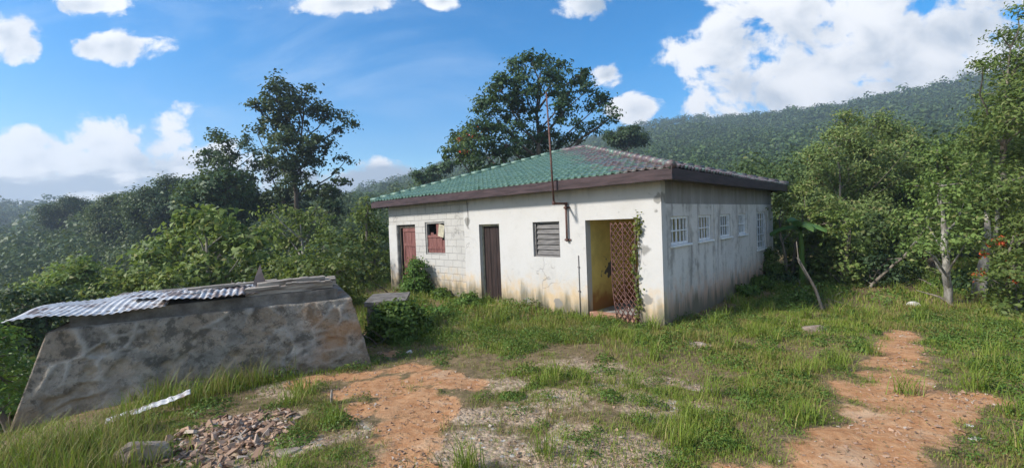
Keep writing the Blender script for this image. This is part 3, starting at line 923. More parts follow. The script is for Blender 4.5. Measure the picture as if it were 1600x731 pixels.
def masonry():
    """Battered tank wall; irregular stones with proud ribbons of mortar between them are in the mesh itself."""
    rng = np.random.default_rng(31)
    nx, ny, nz, bx, by = 190, 60, 66, .55, .26
    z0, z1 = -.8, TZ
    k = np.arange(nz + 1)[:, None]; f = k / nz
    e = 1 - f
    X0, X1, Y0, Y1 = 0 - bx * e, TL + bx * .75 * e, 0 - by * e, TD + by * e
    u = np.linspace(0, 1, nx, endpoint=False)[None]; v = np.linspace(0, 1, ny, endpoint=False)[None]
    xs = np.hstack([X0 + (X1 - X0) * u, X1 + 0 * v, X1 - (X1 - X0) * u, X0 + 0 * v])
    ys = np.hstack([Y0 + 0 * u, Y0 + (Y1 - Y0) * v, Y1 + 0 * u, Y1 - (Y1 - Y0) * v])
    n = 2 * (nx + ny); zs = np.repeat(z0 + (z1 - z0) * f, n, 1)
    nrm = np.zeros((nz + 1, n, 2)); nrm[:, :nx, 1] = -1; nrm[:, nx:nx + ny, 0] = 1; nrm[:, nx + ny:2 * nx + ny, 1] = 1; nrm[:, 2 * nx + ny:, 0] = -1
    per = np.broadcast_to(np.concatenate([u[0] * TL, TL + v[0] * TD, TL + TD + u[0] * TL, 2 * TL + TD + v[0] * TD])[None], zs.shape)
    wx = per + .10 * (fbm(per * 2.2, zs * 2.2 + 3, 3) - .5) * 2; wz = zs + .10 * (fbm(per * 2.2 + 31, zs * 2.2, 3) - .5) * 2
    S = np.stack([rng.uniform(0, 2 * TL + 2 * TD, 330), rng.uniform(-1, TZ + .1, 330)], -1)
    sc = np.array([1., 1.35])
    d = np.stack([np.hypot((wx - a) * sc[0], (wz - b) * sc[1]) for a, b in S]); ids = d.argmin(0); d.sort(0)
    gap = d[1] - d[0]
    keep = np.clip((fbm(per * 1.7 + 9, zs * 1.7, 3) - .36) * 5, 0, 1)
    joint = np.clip((.055 - gap) / .035, 0, 1) * keep
    edge = np.minimum(np.minimum(per % (TL + TD), TL + .0 - per) * 0 + 9, 9)
    hole = np.clip((fbm(per * 4.1 + 50, zs * 4.1 + 8, 3) - .60) * 9, 0, 1)
    o = .014 * joint + .05 * (fbm(per * 1.4, zs * 1.4, 3) - .5) + .035 * (fbm(per * 7, zs * 7, 3) - .5) + .02 * (rng.random(330)[ids] - .5) * (1 - joint) * np.clip(gap / .08, 0, 1) - .045 * hole * (1 - joint)
    fade = np.ones_like(o); fade[-1] = .35
    for c in (0, nx, nx + ny, 2 * nx + ny):        # the plastered corners stay smooth
        dd = np.abs(np.arange(n) - c); dd = np.minimum(dd, n - dd); fade *= np.clip(.25 + dd / 14., 0, 1)[None]
    o = o * fade; joint = joint * fade; hole = hole * fade
    V = np.stack([xs + nrm[..., 0] * o, ys + nrm[..., 1] * o, zs + (k == nz) * .03 * (fbm(per * 3, per * 0 + 4, 3) - .5)], -1).reshape(-1, 3)
    i = np.arange(n)[None]; a = k[:-1] * n
    Q = np.stack([a + i, a + (i + 1) % n, a + n + (i + 1) % n, a + n + i], -1).reshape(-1, 4)
    top = nz * n
    cap = [[top + q, top + q + 1, top + (2 * nx + ny - 1 - q) % n, top + (2 * nx + ny - q) % n] for q in range(nx)]
    ob = raw_obj('masonry_base', V, np.vstack([Q, np.array(cap)]), M['tank'], tank, smooth=True)
    for nm, val in (('joint', joint), ('stone', rng.random(330)[ids]), ('hole', hole)):
        at_ = ob.data.attributes.new(nm, 'FLOAT', 'POINT'); at_.data.foreach_set('value', np.ascontiguousarray(val, np.float32).ravel())


masonry()
mb = MB(); sloped(mb, .16, TL - .18, .10, TD - .1, TZ - .03, TZ + .155, .0, .0, nz=4, rough=.02); mb.build('cover_slab', M['cap'], tank)
pr = random.Random(5)
# rotten timbers on the right of the cover
for i, (x0, x1, y, z, rz, ry, h, w) in enumerate([(1.95, 3.08, .13, 1.205, .02, .01, .10, .16), (2.0, 3.15, .42, 1.21, -.04, .02, .09, .22), (2.35, 3.2, .80, 1.21, .05, .015, .08, .2), (2.1, 3.0, .30, 1.305, .07, .03, .05, .2), (1.25, 2.35, .55, 1.315, .10, .01, .035, .13), (2.45, 3.05, .18, 1.30, -.10, -.03, .045, .12)]):
    mb = MB(); n = 8
    A = Matrix.Translation((x0, y, z)) @ Matrix.Rotation(rz, 4, 'Z') @ Matrix.Rotation(-ry, 4, 'Y')
    for k in range(n):
        a, b = (x1 - x0) * k / n, (x1 - x0) * (k + 1) / n
        jj = lambda s: pr.uniform(-.008, .008)
        mb.box(a, b + .001, 0, w + jj(0), jj(0) * .6, h + jj(0), M=A)
    o = mb.build('timber', M['old_wood']); o.matrix_world = TM
    tag(o, ['long grey rotten timber lying along the front edge of the tank cover', 'wide weathered timber lying behind the front one on the tank cover', 'short timber at the back right of the tank cover', 'thin split timber lying on top of the other timbers on the tank', 'dark narrow board lying across the torn zinc sheet', 'short broken board end lying on the front timber by the right tank corner'][i], 'timber', 'timbers on the tank cover')


def corrugated(mb, x0, x1, y0, y1, M4, pitch=.076, amp=.011, rag=.0, seed=0, bendz=0., nyy=9):
    r = np.random.default_rng(seed); nx = int((x1 - x0) / pitch * 6)
    ny = nyy; V = []
    for top in (0, 1):
        for j in range(ny + 1):
            for i in range(nx + 1):
                x = x0 + (x1 - x0) * i / nx; g = j / ny
                e0 = y0 + rag * (float(fbm(x * 3 + seed, 1.3, 3)) - .35) * (x > x0 + .2); e1 = y1 - rag * (float(fbm(x * 4 + seed * 3, 7.7, 3)) - .3)
                y = e0 + (e1 - e0) * g
                z = amp * math.sin(2 * math.pi * x / pitch) + bendz * (float(fbm(x * 1.6, y * 1.6 + seed, 2)) - .5) + (.0016 if top else 0)
                V.append(M4 @ Vector((x, y, z)))
    n = (nx + 1) * (ny + 1); Fs = []
    for j in range(ny):
        for i in range(nx):
            a = j * (nx + 1) + i
            Fs.append((a + n, a + 1 + n, a + nx + 2 + n, a + nx + 1 + n)); Fs.append((a, a + nx + 1, a + nx + 2, a + 1))
    for i in range(nx):
        Fs.append((i, i + 1, i + 1 + n, i + n)); b = ny * (nx + 1) + i; Fs.append((b, b + n, b + 1 + n, b + 1))
    for j in range(ny):
        a = j * (nx + 1); Fs.append((a, a + n, a + nx + 1 + n, a + nx + 1)); b = a + nx; Fs.append((b, b + nx + 1, b + nx + 1 + n, b + n))
    mb.add(V, Fs, True)


ZS = TZ + .165
for i, (x0, x1, y0, y1, z, tilt, rz, lab) in enumerate([
        (-.34, 1.10, -.05, 1.3, ZS + .012, .03, -.02, 'corrugated zinc sheet overhanging the left end of the stone tank'),
        (.98, 2.12, -.06, 1.2, ZS + .034, .03, .03, 'corrugated zinc sheet with a torn rusty edge in the middle of the stone tank'),
        (.70, 1.85, .34, 1.05, ZS + .05, .03, .07, 'short rusty zinc sheet lying loose on top of the two long sheets')]):
    mb = MB(); A = Matrix.Translation((0, 0, z)) @ Matrix.Rotation(rz, 4, 'Z') @ Matrix.Rotation(tilt, 4, 'X')
    corrugated(mb, x0, x1, y0, y1, A, rag=(.10 if i == 0 else .42), seed=i + 2, bendz=(.09 if i == 0 else .14), amp=.0075, nyy=14)
    o = mb.build('zinc_sheet', M['zinc']); o.matrix_world = TM
    tag(o, lab, 'metal sheet', 'zinc sheets on the tank')
# torn piece standing up, and a scrap hanging over the edge
mb = MB()
V = [(2.02, .52, ZS + .075), (2.20, .56, ZS + .075), (2.19, .55, ZS + .14), (2.15, .60, ZS + .28), (2.13, .64, ZS + .40), (2.06, .58, ZS + .22)]
V2 = [(x + .003, y + .012, z) for x, y, z in V]
mb.add(V + V2, [tuple(range(6)), tuple(range(11, 5, -1))] + [(k, (k + 1) % 6, (k + 1) % 6 + 6, k + 6) for k in range(6)])
o = mb.build('zinc_scrap', M['zinc']); o.matrix_world = TM
tag(o, 'pointed torn scrap of zinc standing up on the tank cover', 'metal scrap')
mb = MB(); corrugated(mb, 1.45, 1.95, -.05, .35, Matrix.Translation((0, 0, ZS + .062)) @ Matrix.Rotation(.18, 4, 'X'), rag=.18, seed=9, bendz=.06)
o = mb.build('zinc_scrap', M['zinc']); o.matrix_world = TM
tag(o, 'crumpled bright strip of zinc drooping over the front edge of the tank cover', 'metal scrap')
# scrap on the grass
p = on_ground(235, 650); mb = MB()
corrugated(mb, -.36, .36, -.075, .075, Matrix.Translation((p[0], p[1], p[2] + .13)) @ Matrix.Rotation(.62, 4, 'Z') @ Matrix.Rotation(-.12, 4, 'Y') @ Matrix.Rotation(.25, 4, 'X'), rag=.14, seed=4, bendz=.10, amp=.004)
tag(mb.build('zinc_scrap', M['zinc']), 'bent strip of pale zinc lying in the grass below the tank', 'metal scrap')

# low wall between tank and house
mb = MB(); lw = thing('low_wall', 'low mossy concrete block wall between the stone tank and the house', 'wall', (-2.98, 8.75, 0), .15)
sloped(mb, 0, .72, 0, 1.0, -.4, .52, .04, .04, nx=12, ny=12, nz=8, rough=.03); mb.build('wall_body', M['tank'], lw)
mb = MB(); sloped(mb, -.05, .77, -.06, 1.05, .515, .60, 0, 0, nx=12, ny=12, nz=2, rough=.02); mb.build('coping', M['cap'], lw)


# ------------------------------------------------------------------ stones
def stone(name, label, cat, p, size, mat, seed, flat=.6, group=None, rz=0.):
    bm = bmesh.new(); bmesh.ops.create_icosphere(bm, subdivisions=3, radius=1)
    r = random.Random(seed); pl = [(Vector((r.gauss(0, 1), r.gauss(0, 1), r.gauss(0, 1))).normalized(), r.uniform(.55, .85)) for _ in range(9)]
    for v in bm.verts:
        for n, d in pl:
            k = v.co.dot(n)
            if k > d: v.co -= n * (k - d)
        q = v.co * 3.1
        v.co *= 1 + .10 * (float(fbm(q.x + seed, q.y + q.z * .7, 3)) - .5)
        v.co = Vector((v.co.x * size[0], v.co.y * size[1], v.co.z * size[2]))
    me = bpy.data.meshes.new(name); bm.to_mesh(me); bm.free(); me.materials.append(mat)
    o = link(bpy.data.objects.new(name, me)); o.location = (p[0], p[1], gz(p[0], p[1]) + size[2] * flat - .02); o.rotation_euler = (0, 0, rz)
    return tag(o, label, cat, group)


stone('rock', 'large brown angular rock at the bottom edge of the yard beside the rubble', 'rock', on_ground(222, 722), (.20, .16, .15), M['stone'], 1, .45, rz=.5)
stone('rock', 'pale rounded rock in the grass where the dirt path ends', 'rock', on_ground(1427, 481), (.16, .12, .11), M['pale_stone'], 2, .5)
stone('rock', 'grey rock half buried in grass right of the house corner', 'rock', on_ground(1272, 516), (.22, .16, .11), M['stone'], 3, .15)
stone('rock', 'flat white stone at the right edge of the orange path', 'rock', on_ground(1524, 686), (.06, .04, .022), M['pale_stone'], 4)
stone('rock', 'small white stone in the orange path above the flat one', 'rock', on_ground(1515, 664), (.045, .032, .018), M['pale_stone'], 5)
stone('rock', 'small pale stone lying on the bare earth by the tank corner', 'rock', on_ground(640, 551), (.07, .06, .045), M['pale_stone'], 6)
stone('rock', 'low stone standing in for a pale patch of ground in front of the house corner', 'rock', on_ground(1090, 538), (.20, .12, .05), M['stone'], 7, .2)  # this stone takes the place of a pale patch of bare ground
stone('rock', 'flat grey stone at the lower edge of the rubble heap', 'rock', on_ground(448, 708), (.12, .08, .045), M['stone'], 8, rz=.4)
p = on_ground(518, 632); mb = MB(); mb.tube([(p[0], p[1], p[2] - .1), (p[0] + .004, p[1], p[2] + .1), (p[0] + .012, p[1], p[2] + .17)], [.016, .014, .009], 7)
tag(mb.build('stake', M['old_wood']), 'short broken wooden stake standing in the bare earth', 'stake')


def chips(name, centres, n, s0, s1, mat, seed, label, cat):
    rng = np.random.default_rng(seed); V = []; Fs = []
    for i in range(n):
        cx, cy, r = centres[rng.integers(len(centres))]
        a = rng.uniform(0, 6.28); d = r * math.sqrt(rng.random()) * (1.35 if s1 < .03 else 1.75)
        x, y = cx + d * math.cos(a), cy + d * math.sin(a)
        s = rng.uniform(s0, s1) ** 1.0 * (1 if rng.random() > .1 else 1.6)
        k = rng.integers(4, 7)
        E = Euler((rng.normal() * .45, rng.normal() * .45, rng.uniform(0, 6.28))).to_matrix()
        th = s * rng.uniform(.15, .38)
        ang = np.sort(rng.uniform(0, 6.28, k)); b = len(V)
        z = gz(x, y) + th * .5 + rng.uniform(0, .03) * (s1 > .05)
        for zz, sc in ((-th / 2, 1.), (th / 2, rng.uniform(.75, 1.))):
            for q in ang: V.append(tuple(Vector((x, y, z)) + E @ Vector((math.cos(q) * s * sc, math.sin(q) * s * sc * .75, zz))))
        Fs += [[b + j for j in range(k)][::-1], [b + k + j for j in range(k)]] + [[b + j, b + (j + 1) % k, b + k + (j + 1) % k, b + k + j] for j in range(k)]
    me = bpy.data.meshes.new(name); me.from_pydata(V, [], Fs); me.materials.append(mat)
    tag(link(bpy.data.objects.new(name, me)), label, cat, kind='stuff')


RUB = strokes([(330, 690, .30), (400, 672, .24), (290, 715, .28), (370, 700, .25), (345, 668, .14), (420, 655, .14), (380, 660, .16), (310, 690, .2)])
chips('rubble', RUB, 760, .018, .060, M['chip'], 3, 'heap of broken red and grey tile and stone rubble in the left foreground', 'rubble')
chips('gravel', GRAV + [(a, b, r * .8) for a, b, r in DIRT], 2600, .006, .022, M['chip'], 4, 'loose pebbles and chips scattered over the bare parts of the yard', 'gravel')


# ------------------------------------------------------------------ grass and weeds
def blocked(x, y, m=.0):
    """Inside the house, the tank or the low wall."""
    c, s = math.cos(YAW), math.sin(YAW)
    dx, dy = x - HX, y - HY
    lx = dx * c - dy * s; ly = dx * s + dy * c
    a = (lx > -L - m) & (lx < m) & (ly > -m) & (ly < W + m)
    c, s = math.cos(TA), math.sin(TA); dx, dy = x + 5.38, y - 4.97
    lx = dx * c + dy * s; ly = -dx * s + dy * c
    b = (lx > -.22 - m) & (lx < TL + .2 + m) & (ly > -.17 - m) & (ly < TD + .2 + m)
    d = (np.abs(x + 2.7) < .45) & (np.abs(y - 9.15) < .6)
    return a | b | d


def tank_front(x, y):
    c, s = math.cos(TA), math.sin(TA); dx, dy = x + 5.38, y - 4.97
    lx = dx * c + dy * s; ly = -dx * s + dy * c
    return (lx > -.5) & (lx < TL + .1) & (ly < -.15) & (ly > -1.1)


def house_front(x, y, d=2.2):
    c, s = math.cos(YAW), math.sin(YAW); dx, dy = x - HX, y - HY
    lx = dx * c - dy * s; ly = dx * s + dy * c
    return (lx > -9.6) & (lx < .6) & (ly < 0) & (ly > -d)


def scatter(n, y0, y1, rng, margin=.9):
    y = np.sqrt(rng.uniform(y0 * y0, y1 * y1, n)); x = rng.uniform(-1.28, 1.28, n) * y + rng.uniform(-margin, margin, n)
    k = ~blocked(x, y)
    return x[k], y[k]


def cover(x, y):
    d = mask(x, y, DIRT); g = mask(x, y, GRAV)
    pat = np.clip((fbm(x * 1.4 + 5, y * 1.4, 4) - .30) * 2.9, np.where((x > 1.0 + .12 * (y - 4)) | (y > 7.5), .34, .08), 1)
    return pat * (1 - .97 * np.clip(d * 1.5, 0, 1)) * (1 - .80 * np.clip(g * 1.2 + (fbm(x * 5, y * 5, 3) - .5) * 1.6 * (g > 0), 0, 1))


def blades(x, y, ln, wd, rng, lean=.55, lift=0.):
    n = len(x); z = height(x, y) + lift
    a = rng.uniform(0, 2 * np.pi, n); bend = np.abs(rng.normal(lean, .3, n))
    dx, dy = np.cos(a), np.sin(a); sx, sy = -dy * wd / 2, dx * wd / 2
    V = np.empty((n, 6, 3))
    for k, (f, w) in enumerate(((0, 1.), (.55, .8), (1., .12))):
        out = bend * ln * f ** 1.8 * .75; up = ln * (f - .28 * bend * f * f)
        for j, sg in enumerate((-1, 1)):
            V[:, k * 2 + j] = np.stack([x + dx * out + sg * sx * w, y + dy * out + sg * sy * w, z + up], -1)
    b = np.arange(n)[:, None] * 6
    Fc = np.concatenate([b + np.array([0, 1, 3, 2]), b + np.array([2, 3, 5, 4])], 0)
    return V.reshape(-1, 3), Fc


def join(parts):
    V, Fs, o = [], [], 0
    for v, f in parts:
        V.append(v); Fs.append(f + o); o += len(v)
    return np.vstack(V), np.vstack(Fs)


def grass():
    rng = np.random.default_rng(21)
    P = []; D = []
    for (n, y0, y1, w, l0, l1) in ((260000, 2.0, 5.2, .0052, .04, .15), (240000, 5.2, 9.5, .0085, .06, .20), (170000, 9.5, 20., .017, .10, .30)):
        x, y = scatter(n, y0, y1, rng)
        c = cover(x, y)
        k = rng.random(len(x)) < c * .9
        x, y, c = x[k], y[k], c[k]
        tall = np.clip((fbm(x * .7 + 31, y * .7, 3) - .45) * 4, 0, 1)
        ln = rng.uniform(l0, l1, len(x)) * (.30 + .75 * c + .7 * tall)
        ln *= np.where(tank_front(x, y), 1.15, 1.) * np.where(house_front(x, y) & (x < 1.2), 1.25, 1.) * np.where((y < 7.0) & (x > -1.9), .44, .58)
        dryp = (fbm(x * .9 + 70, y * .9 + 12, 3) > .54) & (rng.random(len(x)) < .5) | (rng.random(len(x)) < .09)
        ln *= 1 - .62 * mask(x, y, NEARD)
        wd = w * rng.uniform(.6, 1.3, len(x))
        for sel, tgt in ((~dryp, P), (dryp, D)):
            tgt.append(blades(x[sel], y[sel], ln[sel], wd[sel], rng))
    # small sparse tufts on the bare parts
    cx, cy = scatter(7500, 2.2, 8.5, rng); g = mask(cx, cy, GRAV) + .35 * mask(cx, cy, DIRT); k = rng.random(len(cx)) < np.clip(g * .75, .22, .6) * np.clip((fbm(cx * 2.1 + 9, cy * 2.1, 3) - .36) * 6, .08, 1) * (mask(cx, cy, DIRT) < .7); cx, cy = cx[k], cy[k]
    sz = rng.uniform(.015, .07, len(cx)) * rng.uniform(.5, 1.5, len(cx)); cnt = 24
    x = np.repeat(cx, cnt) + rng.normal(0, 1, len(cx) * cnt) * np.repeat(sz, cnt); y = np.repeat(cy, cnt) + rng.normal(0, 1, len(cx) * cnt) * np.repeat(sz, cnt)
    ln = np.repeat(sz, cnt) * rng.uniform(.5, 1.7, len(x)); dr = np.repeat(rng.random(len(cx)) < .35, cnt)
    P.append(blades(x[~dr], y[~dr], ln[~dr], np.full((~dr).sum(), .005), rng, .8)); D.append(blades(x[dr], y[dr], ln[dr], np.full(dr.sum(), .0045), rng, .8))
    # tussocks
    for (n, y0, y1, w, lo, hi, cnt) in ((150, 2.3, 6, .007, .14, .34, 60), (240, 6, 13, .011, .18, .42, 42)):
        cx, cy = scatter(n, y0, y1, rng); k = rng.random(len(cx)) < cover(cx, cy) + .03; cx, cy = cx[k], cy[k]
        x = np.repeat(cx, cnt) + rng.normal(0, .06, len(cx) * cnt); y = np.repeat(cy, cnt) + rng.normal(0, .06, len(cx) * cnt)
        k = ~blocked(x, y); x, y = x[k], y[k]
        P.append(blades(x, y, rng.uniform(lo, hi, len(x)), w * rng.uniform(.6, 1.3, len(x)), rng, .75))
    # tall growth at the foot of the tank and in the left corner
    tx = strokes([(400, 600, .16), (350, 612, .18), (440, 588, .14), (300, 630, .16), (250, 625, .15), (150, 705, .22), (100, 715, .25), (40, 725, .25), (200, 680, .16), (60, 745, .3), (480, 578, .10), (20, 740, .3), (120, 750, .3), (190, 735, .2), (280, 600, .1)])
    for cx, cy, r in tx:
        n = int(1050 * r); x = cx + rng.normal(0, r * .7, n); y = cy + rng.normal(0, r * .6, n)
        k = ~blocked(x, y); x, y = x[k], y[k]
        P.append(blades(x, y, rng.uniform(.08, .40, len(x)) ** 1.0 * rng.uniform(.6, 1.1, len(x)), .0075 * rng.uniform(.6, 1.4, len(x)), rng, .6))
        k = rng.random(len(x)) < .4
        D.append(blades(x[k], y[k], rng.uniform(.15, .5, k.sum()), .005 * rng.uniform(.6, 1.4, k.sum()), rng, .6))
    V, Fs = join(P); o = raw_obj('grass', V, Fs, M['grass']); tag(o, 'rough green grass growing over the yard around the house', 'grass', kind='stuff')
    V, Fs = join(D); o = raw_obj('dry_grass', V, Fs, M['dry']); tag(o, 'straw-coloured dry grass mixed through the green grass of the yard', 'dry grass', kind='stuff')


grass()


def litter():
    rng = np.random.default_rng(77)
    x, y = scatter(9000, 2.0, 9.0, rng); k = rng.random(len(x)) < np.clip(1.0 - cover(x, y), .1, 1) * .8; x, y = x[k], y[k]
    C = np.stack([x, y, height(x, y) + .006], -1)
    V = leaf_quads(C, rng.normal(size=(len(x), 3)) * .3 + [0, 0, 1], rng.uniform(.012, .04, len(x)), .42, rng, .1)
    tag(raw_obj('leaf_litter', V, quads_idx(len(V)), M['litter']), 'dead leaves and bits of straw strewn over the bare earth', 'leaf litter', kind='stuff')


litter()


def weeds():
    rng = np.random.default_rng(5)
    LC, LN, SZ = [], [], []

    def clump(cx, cy, r, h, n, s):
        a = rng.uniform(0, 6.28, n); d = r * np.sqrt(rng.random(n)); x = cx + d * np.cos(a); y = cy + d * np.sin(a)
        z = height(x, y) + h * rng.random(n) ** .7 * (1 - .65 * (d / r) ** 2)
        LC.append(np.stack([x, y, z], -1)); LN.append(np.stack([(x - cx) / r, (y - cy) / r, np.full(n, .9)], -1) + rng.normal(size=(n, 3)) * .5); SZ.append(np.full(n, s))
    for (n, y0, y1, s, r0, r1, h0, h1) in ((420, 2.3, 5.5, .024, .06, .15, .04, .14), (560, 5.5, 10, .038, .10, .26, .07, .22), (520, 10, 19, .07, .2, .5, .15, .4)):
        x, y = scatter(n, y0, y1, rng); k = rng.random(len(x)) < np.clip(cover(x, y) * .9 + .06, 0, 1)
        for cx, cy in zip(x[k], y[k]):
            r = rng.uniform(r0, r1); clump(cx, cy, r, rng.uniform(h0, h1), int(90 + 1500 * r * r / (s / .05)), s)
    for px, py, r, h in ((640, 520, .42, .30), (690, 530, .42, .28), (740, 530, .45, .30), (790, 535, .45, .28), (840, 535, .42, .30), (890, 530, .4, .26), (930, 520, .4, .26), (620, 505, .35, .34), (860, 500, .45, .3), (800, 500, .45, .3), (740, 500, .45, .36), (700, 500, .4, .4), (960, 510, .3, .25),
                        (1080, 520, .3, .22), (1120, 505, .35, .22), (1200, 480, .5, .3), (1160, 490, .4, .26), (1010, 515, .26, .25), (1480, 530, .5, .24), (1540, 545, .5, .26), (1580, 520, .5, .24), (1500, 505, .6, .22), (1570, 580, .4, .2), (1450, 505, .5, .2), (1440, 545, .35, .16), (1590, 620, .3, .22),
                        (420, 565, .3, .28), (470, 560, .25, .26), (380, 590, .3, .2), (300, 615, .3, .2), (800, 620, .16, .07), (955, 625, .12, .13), (1180, 620, .3, .08), (1230, 590, .3, .08), (1120, 680, .22, .07), (330, 640, .25, .16), (530, 660, .2, .08), (460, 690, .2, .08)):
        p = on_ground(px, py)
        clump(p[0], p[1], r, h * rng.uniform(.7, 1.1), int(1900 * r), .034)
    C = np.vstack(LC); k = ~blocked(C[:, 0], C[:, 1]) & (mask(C[:, 0], C[:, 1], DIRT) < .35); S = np.concatenate(SZ)
    V = leaf_quads(C[k], np.vstack(LN)[k], S[k], .45, rng)
    o = raw_obj('weeds', V, quads_idx(len(V)), M['weed']); tag(o, 'low broad-leaved weeds growing in patches through the yard grass', 'weeds', kind='stuff')


weeds()


# ------------------------------------------------------------------ shrubs and vines at the house
def shrub(name, label, cat, base, lobes, leaf=.075, dens=260, per=30, cr=.13, lm='vine', seed=1, asp=.65, tr=.03, **kw):
    return make_tree(name, label, cat, base, lobes, leaf, asp, dens, per, cr, lm, kw.pop('bark', 'dark_bark'), tr, seed, stems=kw.pop('stems', 3), twig=False, **kw)


def hl(x, y, z, r, rz=None):
    p = house_w(x, y, z); return (p[0], p[1], p[2], r, r, rz or r)


shrub('climbing_shrub', 'narrow leafy shrub climbing the block wall beside the red door', 'shrub', base_at(648, 13.75), lp(13.75, [(653, 414, 9), (647, 426, 11), (656, 437, 14), (646, 450, 17), (661, 459, 15), (645, 472, 25), (662, 484, 26), (634, 488, 24), (655, 500, 26)], depth=.2), seed=1, cr=.19, leaf=.085)
shrub('creeping_shrub', 'ragged trailing shrub spreading from the climbing shrub towards the low wall', 'shrub', base_at(626, 12.3), lp(12.3, [(618, 486, 18), (636, 478, 16), (650, 490, 22), (604, 498, 16), (668, 496, 20), (630, 502, 22)], depth=.3), seed=6, dens=150)
shrub('creeping_shrub', 'low trailing bush along the wall foot under the louvred window', 'bush', base_at(815, 10.4), lp(10.4, [(800, 496, 16), (822, 500, 15), (845, 500, 14), (785, 500, 16), (868, 504, 12)], depth=.2), seed=7, dens=130, lm='weed')
shrub('wall_shrub', 'small leafy shrub against the foot of the block wall', 'shrub', base_at(690, 12.9), lp(12.9, [(690, 462, 13), (692, 476, 17), (684, 490, 20), (702, 492, 18)], depth=.1), seed=2)
shrub('wall_shrub', 'spreading bright green bush left of the brown door', 'bush', base_at(732, 11.6), lp(11.6, [(732, 478, 22), (755, 486, 22), (712, 488, 22), (778, 496, 18), (735, 500, 26)], depth=.2), seed=3, lm='weed')
shrub('round_bush', 'dense rounded bush filling the corner behind the stone tank', 'bush', base_at(625, 8.4), lp(8.4, [(604, 496, 24), (632, 496, 28), (592, 518, 20), (622, 522, 28), (652, 512, 26)], depth=.3), seed=4)
shrub('round_bush', 'loose green bush between the rounded bush and the small wall shrub', 'bush', base_at(672, 10.6), lp(10.6, [(665, 498, 24), (692, 503, 26), (645, 506, 22), (715, 508, 22), (740, 512, 18)], depth=.3), seed=5, lm='weed', stems=1)
# creeper on the gate
rng = np.random.default_rng(8); cr = thing('creeper', 'yellow-green creeper hanging down the gate side of the doorway', 'creeper', house_w(-.55, -.03, -.1))
zz = np.concatenate([rng.uniform(-.05, 2.1, 95), rng.normal(1.93, .13, 80), rng.normal(1.25, .15, 35), rng.normal(.3, .2, 45)])
xx = -.56 + .05 * np.sin(zz * 4) + rng.normal(0, .042, len(zz)) + .02 * zz
Cw = np.array([house_w(x, y, z) for x, y, z in zip(xx, rng.uniform(-.10, .03, len(zz)), zz)]) - np.array(house_w(-.55, -.03, -.1))
V = leaf_quads(Cw, rng.normal(size=(len(zz), 3)) + np.array([-.7, -.8, .5]), .075, .75, rng)
raw_obj('foliage', V, quads_idx(len(V)), M['gold_vine'], cr)
mb = MB(); c0 = np.array(house_w(-.55, -.03, -.1))
for k in range(3): mb.tube([np.array(house_w(-.57 + .03 * k + .05 * math.sin(z * 4 + k), -.03, z)) - c0 for z in np.linspace(-.2, 2.1, 14)], .007, 5)
mb.build('stem', M['bark'], cr)
# plants along the side wall
for i, (yy, h, lab) in enumerate(((7.6, .9, 'dark bush climbing the back end of the side wall under the tall window'), (4.6, .28, 'small leafy plant at the foot of the side wall under the fourth window'), (6.2, .35, 'low green plant at the foot of the side wall before the back corner'))):
    b = house_w(.25, yy, -.3)
    shrub('wall_shrub', lab, 'bush', b, [hl(.22, yy, -.1 + h * .35, .28, h * .45), hl(.25, yy + .3, -.15 + h * .3, .25, h * .35)] + ([hl(.15, yy + .1, .55, .22, .35)] if i == 0 else []), seed=20 + i, lm='vine' if i else 'mid_leaf', stems=1 if i else 3)

# ------------------------------------------------------------------ trees with a place of their own
T = make_tree
T('tall_tree', 'tallest airy tree on the left, its open crown dark against the blue sky', 'tree', base_at(462, 34), lp(34, [(443, 140, 18), (432, 158, 26), (408, 176, 20), (467, 169, 28), (512, 179, 20), (546, 190, 13), (532, 205, 10), (448, 205, 32), (448, 235, 32), (492, 233, 28), (423, 262, 24), (472, 270, 32), (541, 250, 10), (530, 275, 14), (505, 300, 26), (467, 312, 34), (435, 310, 22), (400, 205, 12), (480, 140, 8), (515, 330, 26)]),
  .30, .55, 6.2, 34, .5, 'dark_leaf', 'dark_bark', .26, 41)
T('lower_tree', 'shorter airy tree touching the left side of the tallest tree', 'tree', base_at(372, 36), lp(36, [(339, 216, 13), (355, 228, 14), (379, 222, 12), (330, 250, 22), (359, 255, 22), (388, 282, 18), (345, 285, 28), (372, 305, 26), (400, 240, 10)]),
  .30, .55, 6, 34, .5, 'dark_leaf', 'dark_bark', .2, 42)
T('dense_tree', 'dense dark round tree in front of the shorter airy tree', 'tree', base_at(350, 33), lp(33, [(320, 310, 36), (355, 300, 36), (385, 325, 34), (340, 340, 40), (295, 325, 26)]), .32, .55, 9, 40, .7, 'dark_leaf', 'dark_bark', .25, 43)
T('broad_tree', 'broad dark tree rising over the house roof with a few red flowers at its left', 'tree', base_at(840, 31), lp(31, [(830, 96, 16), (818, 108, 22), (850, 104, 20), (876, 106, 12), (901, 121, 20), (784, 142, 28), (821, 146, 32), (861, 138, 28), (890, 145, 24), (936, 165, 22), (958, 180, 13), (769, 178, 32), (806, 178, 32), (729, 222, 28), (708, 236, 16), (755, 214, 32), (790, 226, 30), (878, 178, 22), (904, 200, 14), (925, 205, 14), (850, 214, 26), (885, 222, 18), (730, 255, 20), (920, 140, 14), (835, 235, 34), (765, 255, 30), (942, 195, 10)], depth=3.0),
  .26, .55, 6.6, 38, .46, 'dark_leaf', 'dark_bark', .26, 44, bloom=0)
rb = np.random.default_rng(4); fl = thing('flame_vine', 'red-flowered creeper in the left side of the broad tree behind the roof', 'creeper', tuple(at(726, 214, 28.2)))
Cq = np.concatenate([rb.normal(size=(26, 3)) * [.5, .3, .12], rb.normal(size=(14, 3)) * [.3, .2, .1] + [.2, 0, -.9], rb.normal(size=(10, 3)) * [.25, .2, .12] + [.9, .1, .5]])
